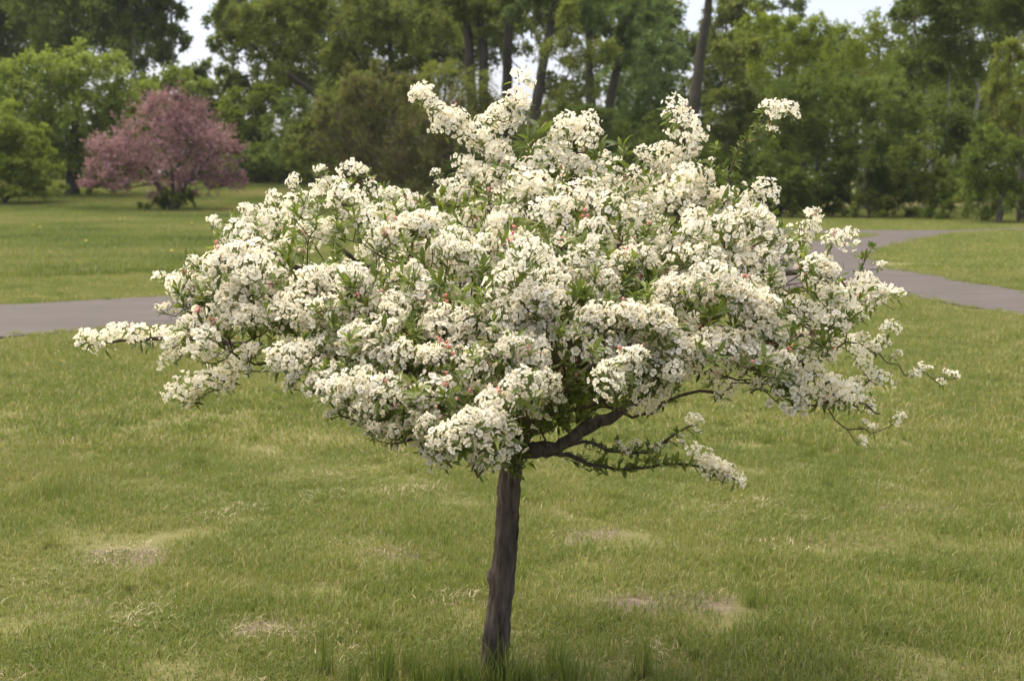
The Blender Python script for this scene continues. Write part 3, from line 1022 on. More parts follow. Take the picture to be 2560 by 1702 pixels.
T('dark_shrub', 'dark undergrowth shrub below the tall bare-stemmed cottonwood', 'shrub', 60, [(1680, 390, 110, 110), (1760, 440, 100, 90), (1640, 470, 100, 60)], 'broad', 'f_dark', 'bark_dark', 21, dens=1.3)

# --- the wood on the right
T('broadleaf_tree', 'olive tree with thin grey twigs beside the bare-stemmed cottonwood', 'tree', 62, [(1850, 150, 70, 90), (1830, 270, 90, 100), (1900, 330, 90, 100), (1790, 360, 70, 90)], 'airy', 'f_olive', 'bark_grey', 22, dens=1.0, group=GW, twigs=0.1)
T('broadleaf_tree', 'bright-topped tree at the edge of the sky gap', 'tree', 68, [(1950, 90, 90, 70), (2020, 80, 60, 60), (1930, 180, 110, 80), (2020, 170, 90, 70), (1880, 80, 50, 60)], 'broad', 'f_bright', 'bark_grey', 23, dens=0.85, group=GW)
T('broadleaf_tree', 'tree with upright leafy shoots under the sky gap', 'tree', 70, [(2110, 110, 60, 60), (2170, 100, 55, 55), (2220, 110, 40, 60), (2140, 190, 110, 80)], 'spike', 'f_bright', 'bark_grey', 24, dens=0.9, group=GW)
T('broadleaf_tree', 'wide yellow-green tree in front of the shady wood', 'tree', 58, [(2000, 260, 100, 90), (2090, 300, 110, 90), (1970, 350, 90, 90), (2060, 390, 110, 80)], 'broad', 'f_mid', 'bark_grey', 25, dens=1.1, group=GW)
T('broadleaf_tree', 'tree with drooping layered boughs over the far path', 'tree', 57, [(2210, 250, 90, 70), (2240, 330, 100, 80), (2190, 400, 100, 80)], 'layer', 'f_mid', 'bark_grey', 26, dens=1.3, group=GW)
T('aspen_tree', 'tall aspen with thin pale stems deep in the wood', 'tree', 66, [(2290, 60, 80, 90), (2360, 20, 100, 100), (2310, 170, 90, 90), (2390, 150, 80, 100)], 'airy', 'f_mid', 'bark_pale', 27,
  base=2325, trunk=[(2322, 350), (2316, 230), (2295, 120), (2280, 20)], extra_trunks=[[(2440, 280), (2432, 170), (2425, 60)], [(2365, 330), (2372, 200), (2380, 60)]], tr=0.12, dens=1.15, group=GW)
T('broadleaf_tree', 'tall dense tree closing the wood beyond the aspen stems', 'tree', 68, [(2470, 20, 100, 110), (2540, 80, 100, 130), (2420, 240, 110, 110), (2620, 40, 120, 140)], 'broad', 'f_mid', 'bark_grey', 28, dens=1.2, group=GW)
T('broadleaf_tree', 'yellowing tree at the outer corner of the wood', 'tree', 53, [(2545, 150, 60, 70), (2530, 240, 70, 90), (2600, 200, 80, 120), (2540, 330, 70, 80)], 'broad', 'f_willow', 'bark_grey', 29, dens=0.9, group=GW)
T('green_shrub', 'large round-headed shrub at the bend of the wood edge', 'shrub', 50, [(2450, 390, 75, 65), (2520, 410, 80, 70), (2420, 450, 50, 50), (2500, 490, 110, 60), (2590, 440, 90, 90)], 'broad', 'f_mid', 'bark_grey', 30, dens=1.2)
T('green_shrub', 'light-leaved shrub at the wood edge behind the isolated blossom spray', 'shrub', 56, [(1990, 460, 75, 75), (1950, 420, 60, 60), (1900, 470, 80, 70)], 'broad', 'f_mid', 'bark_dark', 31, dens=1.2)
T('green_shrub', 'dusky shrub at the wood edge beyond the path fork', 'shrub', 57, [(2130, 460, 85, 75), (2220, 480, 75, 60), (2060, 490, 60, 50)], 'broad', 'f_dark', 'bark_dark', 32, dens=1.4)
T('green_shrub', 'reddish-tinged leafy shrub beside the round-headed one', 'shrub', 55, [(2320, 470, 80, 65), (2290, 410, 70, 70), (2370, 500, 70, 45)], 'broad', 'f_olive', 'bark_dark', 33, dens=1.2)
T('dark_shrub', 'deep shaded shrub under the bright-topped trees', 'shrub', 61, [(2330, 330, 110, 110), (2420, 370, 90, 90), (2230, 420, 90, 90)], 'broad', 'f_dark', 'bark_dark', 34, dens=1.3)
T('dark_shrub', 'low dark shrub closing the wood foot behind the blossom tips', 'shrub', 61, [(1840, 460, 100, 80), (1950, 500, 90, 45), (2080, 520, 110, 30)], 'broad', 'f_dark', 'bark_dark', 35, dens=1.4)
T('broadleaf_tree', 'mid-green tree in the second row of the wood', 'tree', 76, [(1960, 300, 130, 120), (2060, 240, 110, 100)], 'broad', 'f_dark', 'bark_dark', 36, dens=1.3, group=GW)
T('broadleaf_tree', 'dim tree standing behind the layered boughs', 'tree', 78, [(2200, 260, 130, 120), (2320, 260, 120, 130), (2450, 330, 130, 120)], 'broad', 'f_dark', 'bark_dark', 37, dens=1.3, group=GW)


GU = 'undergrowth along the wood edge'
UL = ['at the foot of the olive tree with grey twigs', 'with dark leaves in front of the light-leaved shrub', 'under the wide yellow-green tree', 'with olive leaves before the dusky shrub', 'under the drooping layered boughs',
      'in front of the reddish-tinged shrub', 'with olive leaves against the round-headed shrub', 'at the outer foot of the round-headed shrub', 'with dark leaves beside the bare-stemmed cottonwood', 'between the bare-stemmed cottonwood and the bluish-green tree', 'below the yellowing corner tree']
for i, (cx, cy, rx, ry, yy, fo) in enumerate([(1860, 510, 70, 40, 56.5, 'f_mid'), (1960, 520, 75, 34, 56, 'f_dark'), (2060, 515, 70, 40, 57, 'f_mid'), (2160, 525, 75, 30, 56, 'f_olive'), (2250, 520, 65, 36, 56.5, 'f_mid'), (2350, 528, 60, 28, 54, 'f_mid'), (2440, 520, 60, 40, 52, 'f_olive'), (2530, 530, 70, 34, 51, 'f_mid'), (1760, 515, 70, 40, 57, 'f_dark'), (1650, 510, 75, 40, 58, 'f_mid'), (2620, 520, 70, 50, 52, 'f_mid')]):
    T('undergrowth_shrub', 'low undergrowth shrub ' + UL[i], 'shrub', yy, [(cx, cy, rx, ry), (cx + 30, cy - 30, rx * 0.6, ry * 0.7)], 'broad', fo, 'bark_dark', 200 + i, dens=1.5, group=GU, tr=0.05)

# --- far-off woodland, seen only as a dark mass between the trunks
def far_wood():
    rng = np.random.default_rng(77)
    n = 56000
    px = rng.uniform(-500, 3000, n)
    hump = 300 + 35 * np.sin(px * 0.011) + 25 * np.sin(px * 0.029 + 1) - 150 * smooth((px - 1780) / 200) - 60 * smooth((460 - px) / 60)
    py = hump + (480 - hump) * rng.random(n) ** 0.9 + rng.normal(0, 8, n)
    Y = rng.uniform(92, 118, n)
    P = at_arr(px, py, Y)
    g = height(P[:, 0], P[:, 1])
    P[:, 2] = np.maximum(P[:, 2], g + 0.1)
    V, F = leaf_faces(P, rng.normal(0, 1, (n, 3)), rng.normal(0, 1, (n, 3)) + [0, 0, 1], rng.uniform(.35, .7, n), rng.uniform(.25, .5, n))
    o = link('distant_wood', mesh_np('distant_wood', V, [F], [M['f_dark']], tint=np.repeat(np.clip(rng.normal(.5, .2, n), 0, 1), 4)))
    tag(o, 'distant woodland seen as a dark mass between the trunks', 'wood', kind='stuff')


far_wood()

# --- tan post behind the shrubs
pb = at(584, 245, 97)
gz = float(height(np.array(pb[0]), np.array(97.0)))
bm = bmesh.new()
top_z = at(584, 150, 97)[2]
for k, (z0, z1, w) in enumerate([(gz - 0.05, top_z, 0.12), (top_z + 0.002, top_z + 0.06, 0.15)]):
    r = bmesh.ops.create_cone(bm, cap_ends=True, segments=14, radius1=w * 1.1, radius2=w, depth=z1 - z0)
    bmesh.ops.translate(bm, vec=(0, 0, (z0 + z1) / 2 - gz), verts=r['verts'])
me = bpy.data.meshes.new('utility_post')
bm.to_mesh(me)
bm.free()
m, nt, out = nodes_of('weathered_tan_post')
p = N(nt, 'ShaderNodeBsdfPrincipled')
tcn = N(nt, 'ShaderNodeTexCoord')
nt.links.new(ramp(nt, noise(nt, tcn.outputs['Object'], 3, 4), [(0.3, (0.34, 0.29, 0.23)), (0.7, (0.52, 0.46, 0.38))]), p.inputs['Base Color'])
p.inputs['Roughness'].default_value = 0.8
nt.links.new(p.outputs[0], out.inputs['Surface'])
me.materials.append(m)
tag(link('utility_post', me, loc=(pb[0], 97, gz)), 'tan post rising behind the shrubs in the sky gap', 'post')

# --- the blossoming bushes on the far lawn
T('layered_shrub', 'yellow-green shrub with flat layered boughs beside the white-flecked bush', 'shrub', 67, [(0, 300, 70, 55), (35, 340, 80, 50), (60, 390, 85, 45), (70, 430, 85, 45), (20, 460, 120, 40), (-80, 380, 120, 110), (95, 470, 60, 36), (60, 490, 80, 24), (0, 400, 90, 80)], 'layer', 'f_bright', 'bark_dark', 50, dens=1.5, base=10, clump=0.7)
T('flecked_bush', 'big round green bush flecked with white blossom', 'bush', 74, [(160, 175, 120, 65), (80, 230, 110, 90), (250, 200, 110, 75), (330, 260, 80, 80), (180, 270, 130, 80), (280, 340, 80, 70), (235, 410, 65, 60), (120, 330, 90, 60), (-10, 230, 90, 110), (310, 420, 60, 50), (90, 400, 90, 70), (330, 350, 60, 80), (160, 400, 70, 60), (250, 460, 50, 30)], 'broad', 'f_bush', 'bark_dark', 51, base=180, dens=1.25, fleck=('f_white', 0.018), size=1.1, clump=1.0, tr=0.34,
  trunk=[(182, 430), (185, 350), (190, 280)])
T('pink_crabapple', 'round crabapple covered in dusky pink blossom on the far lawn', 'tree', 62, [(420, 340, 110, 80), (335, 385, 95, 60), (500, 370, 90, 80), (430, 430, 150, 50), (290, 435, 75, 38), (560, 400, 50, 60), (235, 470, 42, 12), (415, 265, 50, 38), (360, 465, 80, 22), (500, 465, 85, 24), (430, 490, 60, 14), (590, 455, 34, 26), (480, 290, 50, 40), (560, 470, 50, 18), (300, 400, 60, 40)], 'spike', 'f_pink', 'bark_dark', 52,
  base=435, trunk=[(432, 480), (430, 420)], extra_trunks=[[(405, 480), (370, 420)], [(455, 480), (490, 420)]], dens=1.25, size=0.95, clump=0.6, tr=0.14)
T('sucker_shrub', 'low leafy suckers round the foot of the pink crabapple', 'shrub', 61.6, [(430, 500, 62, 22), (385, 510, 35, 16), (462, 498, 30, 26)], 'broad', 'f_mid', 'bark_dark', 53, dens=1.2)

# ------------------------------------------------------------------ the white blossoming crabapple
YT = float(gnd(1235, 1692)[1])
BASE = gnd(1235, 1692)
rt = np.random.default_rng(2024)


def tp(px, py, dy=0.0):
    return at(px, py, YT + dy)


# flowers ------------------------------------------------------
def petal_mesh(rng, tilt, L, Wd):
    """one petal from the centre outwards along +X; rows of 3"""
    rows = [(0.36, 0.52, 0.0), (0.74, 1.0, 0.0), (1.0, 0.56, 0.0)]
    V = [[0.0012, 0, 0]]
    for s, w, _ in rows:
        z = 0.06 * L * math.sin(s * 2.6)
        for k in (-1, 0, 1):
            xx = s * L * (1.04 if (s == 1.0 and k == 0) else 1.0)
            V.append([xx, k * w * Wd * 0.5, z + (abs(k) * 0.06 * Wd)])
    V = np.array(V)
    V[:, 2] += rng.normal(0, 0.0007, len(V))
    c, s_ = math.cos(tilt), math.sin(tilt)
    x, z = V[:, 0].copy(), V[:, 2].copy()
    V[:, 0], V[:, 2] = x * c - z * s_, x * s_ + z * c
    T_ = np.array([[0, 1, 2], [0, 2, 3]])
    T_ = T_[:, ::-1]
    Q = np.array([[1, 4, 5, 2], [2, 5, 6, 3], [4, 7, 8, 5], [5, 8, 9, 6]])
    return V, T_, Q


def petal_low(rng, tilt, L, Wd):
    c, s_ = math.cos(tilt), math.sin(tilt)
    V = np.array([[0.001, 0, 0], [0.66 * L, -0.5 * Wd, 0.10 * Wd], [0.60 * L, 0, 0.08 * L], [0.66 * L, 0.5 * Wd, 0.10 * Wd], [1.02 * L, 0, 0.05 * L]])
    x, z = V[:, 0].copy(), V[:, 2].copy()
    V[:, 0], V[:, 2] = x * c - z * s_, x * s_ + z * c
    return V, np.array([[0, 1, 2], [0, 2, 3], [1, 4, 2], [2, 4, 3]]), None


class Acc:
    def __init__(self):
        self.V, self.T, self.Q, self.mt, self.mq, self.ti = [], [], [], [], [], []
        self.n = 0

    def add(self, V, T_, Q, mat, tint):
        self.V.append(V)
        if T_ is not None and len(T_):
            self.T.append(T_ + self.n)
            self.mt.append(np.full(len(T_), mat))
        if Q is not None and len(Q):
            self.Q.append(Q + self.n)
            self.mq.append(np.full(len(Q), mat))
        self.ti.append(np.full(len(V), tint) if np.isscalar(tint) else tint)
        self.n += len(V)

    def data(self):
        E3, E4 = np.zeros((0, 3), int), np.zeros((0, 4), int)
        Tt = np.vstack(self.T) if self.T else E3
        Qq = np.vstack(self.Q) if self.Q else E4
        mi = np.concatenate(self.mt + self.mq)
        return np.vstack(self.V), Tt, Qq, mi, np.concatenate(self.ti)


def frame(d, rng):
    d = unit(np.asarray(d, float))
    a = unit(np.cross(d, rng.normal(0, 1, 3)))
    b = np.cross(d, a)
    return np.stack([a, b, d], 1)      # columns


def add_flower(acc, pos, nrm, rng, size=1.0, fromp=None, low=False):
    F = frame(nrm, rng)
    openness = rng.choice([rng.uniform(-0.25, 0.22), rng.uniform(0.22, 0.75)], p=[0.74, 0.26])
    tint = np.clip(rng.normal(0.62, 0.22), 0.0, 1)
    for k in range(5):
        a = k * 2 * math.pi / 5 + rng.normal(0, 0.10)
        V, T_, Q = (petal_low if low else petal_mesh)(rng, openness + rng.normal(0, 0.14), 0.0108 * size * rng.uniform(0.9, 1.12), 0.0102 * size * rng.uniform(0.85, 1.15))
        c, s_ = math.cos(a), math.sin(a)
        R = np.array([[c, -s_, 0], [s_, c, 0], [0, 0, 1]])
        tv = np.clip(np.concatenate([[tint - 0.15], np.full(3, tint - 0.05), np.full(len(V) - 4, tint)]) + rng.normal(0, .05), 0, 1)
        acc.add((V @ R.T) @ F.T + pos, T_, Q, 0, tv)
    if low:
        return
    # stamens: a small tuft
    th = np.arange(6) * math.pi / 3
    ring = np.stack([0.0020 * np.cos(th), 0.0020 * np.sin(th), np.full(6, 0.0020)], 1) * size
    V = np.vstack([ring, [[0, 0, 0.0046 * size]]])
    T_ = np.stack([np.arange(6), (np.arange(6) + 1) % 6, np.full(6, 6)], 1)
    acc.add(V @ F.T + pos, T_, None, 1, rng.random())
    if fromp is not None:
        P = np.array([fromp, (fromp + pos) / 2 - np.array([0, 0, .002]), pos])
        V, Q, T_ = tube(P, np.array([0.0011, 0.0009, 0.0012]) * 1.0, 3)
        acc.add(V, T_, Q, 3, rng.random())


def add_bud(acc, pos, d, rng, white=False):
    F = frame(d, rng)
    zs, rs = [0, 0.003, 0.007, 0.011], [0.0015, 0.0042, 0.0040, 0.001]
    V = np.vstack([np.stack([r * np.cos(np.arange(6) * math.pi / 3), r * np.sin(np.arange(6) * math.pi / 3), np.full(6, z)], 1) for z, r in zip(zs, rs)])
    Q = np.array([[r * 6 + k, r * 6 + (k + 1) % 6, (r + 1) * 6 + (k + 1) % 6, (r + 1) * 6 + k] for r in range(3) for k in range(6)])
    acc.add((V * rng.uniform(0.65, 1.05)) @ F.T + pos, None, Q, 0 if white else 2, rng.random())


def add_leaf(acc, base, d, up, L, Wd, rng, tint, mat=4, curl=0.3):
    d = unit(np.asarray(d, float))
    s = unit(np.cross(d, up))
    n = np.cross(s, d)
    rows = [(0.0, 0.06), (0.28, 0.75), (0.55, 1.0), (0.80, 0.66)]
    V = []
    for t, w in rows:
        c = base + d * L * t + n * (-curl * L * t * t)
        for k in (-1, 0, 1):
            V.append(c + s * k * w * Wd * 0.5 + n * abs(k) * w * Wd * 0.18)
    V.append(base + d * L - n * curl * L)
    V = np.array(V)
    Q = []
    for r in range(3):
        for k in range(2):
            a = r * 3 + k
            Q.append([a, a + 1, a + 4, a + 3])
    T_ = np.array([[9, 10, 12], [10, 11, 12]])
    acc.add(V, T_, np.array(Q), mat, tint)


def stalk(acc, pos, rng):
    P = np.array([[0, 0, -0.008], pos * 0.5 - np.array([0, 0, .004]), pos])
    V, Q, T_ = tube(P, np.array([0.0011, 0.0009, 0.0011]), 3)
    acc.add(V, T_, Q, 3, rng.random())


CM = [M['petal'], M['stamen'], M['bud'], M['stalk'], M['leaf']]


def cluster_variant(seed, n, spread, rad, buds=0, leaves=3, elong=1.0, low=False):
    rng = np.random.default_rng(seed)
    acc = Acc()
    dirs = []
    tries = 0
    while len(dirs) < n and tries < 4000:
        tries += 1
        v = unit(rng.normal(0, 1, 3))
        if v[2] < math.cos(spread):
            continue
        if all(np.dot(v, w) < 0.90 + 0.08 * tries / 4000 for w in dirs):
            dirs.append(v)
    for v in dirs:
        r = rad * rng.uniform(0.74, 1.12)
        pos = v * r * np.array([elong, 1, 1])
        nr = unit(v + rng.normal(0, 0.45, 3))
        add_flower(acc, pos, nr, rng, rng.uniform(0.72, 1.18), fromp=np.array([0, 0, -0.012]) + v * 0.006, low=low)
    for _ in range(buds):
        v = unit(rng.normal(0, 1, 3) + np.array([0.6, 0, 0.5]))
        p_ = np.array([0.5, 0.1, 0.75]) * rad * 1.15 + rng.normal(0, 0.007, 3)
        stalk(acc, p_, rng)
        add_bud(acc, p_, v, rng)
    for _ in range(int(rng.integers(0, 4))):
        v = unit(rng.normal(0, 1, 3) + np.array([0, 0, .6]))
        stalk(acc, v * rad * 1.05, rng)
        add_bud(acc, v * rad * 1.05, v, rng, white=True)
    for _ in range(leaves):
        az = rng.random() * 6.283
        d = np.array([math.cos(az), math.sin(az), rng.uniform(-0.5, 0.9)])
        add_leaf(acc, d * 0.012 - [0, 0, .01], d, np.array([0, 0, 1.0]), rng.uniform(0.024, 0.044) + rad * 0.3, rng.uniform(0.008, 0.013), rng, float(np.clip(rng.normal(0.5, 0.25), 0, 1)), curl=rng.uniform(0, .4))
    return acc.data()


def leaf_variant(seed, n, L0, L1, buds=0):
    rng = np.random.default_rng(seed)
    acc = Acc()
    for k in range(n):
        az = k * 2.4 + rng.normal(0, 0.3)
        el = rng.uniform(0.1, 1.35)
        d = np.array([math.cos(az) * math.cos(el), math.sin(az) * math.cos(el), math.sin(el)])
        L = rng.uniform(L0, L1)
        add_leaf(acc, np.array([0, 0, rng.uniform(-0.03, 0.03)]) + d * 0.003, d, np.array([0, 0, 1.0]) + rng.normal(0, 0.2, 3), L, L * rng.uniform(0.26, 0.36), rng, float(np.clip(rng.normal(0.6, 0.25), 0, 1)), curl=rng.uniform(0.0, 0.45))
    for _ in range(buds):
        v = unit(rng.normal(0, 1, 3) + np.array([0, 0, 1.0]))
        stalk(acc, v * 0.03, rng)
        add_bud(acc, v * 0.03, v, rng)
    return acc.data()


def cv(i, low):
    return cluster_variant(300 + i, [24, 28, 22, 29, 21, 26, 20, 15, 26, 14, 22, 27, 10, 9][i], [1.55, 1.5, 1.75, 1.6, 1.4, 1.8, 1.5, 1.3, 1.6, 1.2, 1.7, 1.5, 1.2, 1.0][i],
                      [0.040, 0.045, 0.038, 0.046, 0.040, 0.042, 0.036, 0.033, 0.043, 0.031, 0.040, 0.045, 0.030, 0.028][i],
                      buds=[0, 0, 0, 0, 5, 0, 0, 0, 0, 0, 7, 0, 3, 0][i], leaves=[6, 7, 6, 5, 8, 6, 9, 7, 6, 8, 7, 6, 7, 7][i], elong=[1, 1.3, 1, 1.2, 1, 1.4, 1, 1, 1.2, 1, 1, 1.1, 1, 1][i], low=low)


CV = [cv(i, False) for i in range(14)]
CVL = [cv(i, True) for i in range(14)]
LV = [leaf_variant(400 + i, [17, 20, 15, 22, 18, 14][i], 0.018, [0.040, 0.044, 0.038, 0.042, 0.046, 0.040][i], [0, 0, 0, 0, 0, 4][i]) for i in range(6)] + \
     [leaf_variant(420 + i, 6, 0.055, 0.085) for i in range(2)]


def var_mesh(nm, d):
    return mesh_np(nm, d[0], [d[1], d[2]], CM, midx=d[3], tint=d[4], smooth_sh=False)


CVM = [var_mesh('blossom_cluster', d) for d in CV]
LVM = [var_mesh('leaf_cluster', d) for d in LV]

# where blossoms sit -------------------------------------------
OUT = np.array([(445, 700), (520, 630), (600, 570), (690, 545), (790, 480), (880, 455), (980, 490), (1050, 530), (1105, 505), (1130, 470), (1180, 440), (1260, 430), (1350, 400), (1400, 370), (1470, 375),
                (1530, 450), (1590, 480), (1640, 430), (1710, 410), (1770, 460), (1820, 500), (1890, 545), (1960, 605), (2020, 660), (2110, 712), (2165, 750), (2150, 785),
                (2110, 790), (2100, 850), (2060, 880), (2000, 900), (1960, 960), (1870, 930), (1760, 900), (1690, 890), (1660, 960), (1590, 980), (1520, 900), (1440, 870), (1375, 890), (1370, 1000),
                (1300, 1060), (1245, 1140), (1180, 1130), (1110, 1110), (1070, 1060), (940, 1065), (865, 1020), (855, 950), (790, 950), (700, 900), (640, 880), (560, 890), (475, 840), (455, 780)], float)


def sample_outline(n, rng):
    lo, hi = OUT.min(0), OUT.max(0)
    pts = np.zeros((0, 2))
    while len(pts) < n:
        q = lo + rng.random((n * 2, 2)) * (hi - lo)
        q = q[in_poly(q[:, 0], q[:, 1], OUT)]
        pts = np.vstack([pts, q])
    return pts[:n]


def surf_dy(px, py):
    u = (px - 1290) / 980.0
    Hh = 1.0 * np.sqrt(np.clip(1 - u * u, 0.04, 1))
    t = np.clip((1010 - py) / 620.0, 0, 1)
    return Hh * (-0.98 + 1.15 * t ** 1.5), Hh


def poisson(n, rng, rmin_front):
    q = sample_outline(n * 5, rng)
    keep = []
    for p_ in q:
        if all((p_[0] - k[0]) ** 2 + ((p_[1] - k[1]) * 1.1) ** 2 > rmin_front ** 2 for k in keep):
            keep.append(p_)
        if len(keep) >= n:
            break
    return np.array(keep)


CL = []     # position, axis, scale, variant, layer


def put(p_, ax, s, v, layer):
    CL.append((np.asarray(p_, float), unit(np.asarray(ax, float)), s, v, layer))


CEN = tp(1300, 1010, 0.05)
seeds = poisson(112, rt, 77)
for (sx, sy) in seeds:
    dy, Hh = surf_dy(np.array(sx), np.array(sy))
    side = (sx - 1290) / 900.0
    ang = math.atan2((sy - 900) * 0.55, (sx - 1290)) + rt.normal(0, 0.5)
    dxy = np.array([math.cos(ang), math.sin(ang)])
    ln = rt.uniform(30, 130)
    big = rt.uniform(0.9, 1.32)
    k = max(2, int(ln / 23) + 1)
    lift = rt.normal(0, 0.07)
    for j in range(k):
        t = j / max(1, k - 1) - 0.5
        px = sx + dxy[0] * ln * t + rt.normal(0, 11)
        py = sy + dxy[1] * ln * t + rt.normal(0, 11) - 26 * (0.25 - t * t)
        if not in_poly(np.array([px]), np.array([py]), OUT)[0]:
            px, py = px + (1290 - px) * 0.05, py + (800 - py) * 0.08
        d1, _ = surf_dy(np.array(px), np.array(py))
        p_ = at(px, py, YT + float(d1) + lift + rt.normal(0, 0.03))
        o_ = unit((p_ - CEN) * np.array([0.9, 0.8, 0.9]))
        put(p_, o_ * 0.55 + np.array([0, -0.12, 0.85]) + rt.normal(0, 0.25, 3), big * rt.uniform(0.8, 1.1), int(rt.choice(14, p=np.array([10, 10, 8, 10, 3, 9, 6, 5, 9, 5, 2, 9, 2, 2]) / 90)), 0)
# short sprays that break up the rim of the crown
ring = resample(OUT, 46.0)
for i, a in enumerate(ring):
    if rt.random() < 0.30:
        continue
    b = ring[(i + 1) % len(ring)]
    tg = unit(b - ring[i - 1])
    nr_ = np.array([tg[1], -tg[0]])
    if in_poly(np.array([a[0] + nr_[0] * 8]), np.array([a[1] + nr_[1] * 8]), OUT)[0]:
        nr_ = -nr_
    if nr_[1] > 0.5 and 1240 < a[0] < 1700:
        continue
    nr_ = unit(nr_ + np.array([rt.normal(0, 0.45), -0.35 + rt.normal(0, 0.25)]))
    ln = rt.uniform(12, 62)
    dz, _ = surf_dy(np.array(a[0]), np.array(a[1]))
    dz = float(dz) + rt.normal(0.05, 0.10)
    for j in range(int(ln / 17) + 1):
        q2 = a + nr_ * (ln * j / max(1, int(ln / 17))) + rt.normal(0, 5, 2)
        p_ = at(q2[0], q2[1], YT + dz)
        put(p_, np.array([nr_[0] * 0.3, -0.15, 0.9]) + rt.normal(0, 0.3, 3), rt.uniform(0.45, 0.72), int(rt.choice([6, 7, 9, 12, 13, 9, 2])), 0)
back = sample_outline(380, rt)
dy, Hh = surf_dy(back[:, 0], back[:, 1])
dd = np.minimum(rt.exponential(0.38, len(back)) + 0.20, 1.5)
Yb = YT + np.minimum(dy + dd, Hh * 0.98)
Pb = at_arr(back[:, 0], back[:, 1], Yb)
okz = Pb[:, 2] > 0.90 + 0.10 * np.linalg.norm((Pb - CEN)[:, :2], axis=1)
for p_ in Pb[okz]:
    o_ = unit(p_ - CEN)
    put(p_, o_ * 0.6 + np.array([0, 0, 0.7]) + rt.normal(0, 0.35, 3), rt.uniform(0.75, 1.2), int(rt.integers(0, 14)), 1)

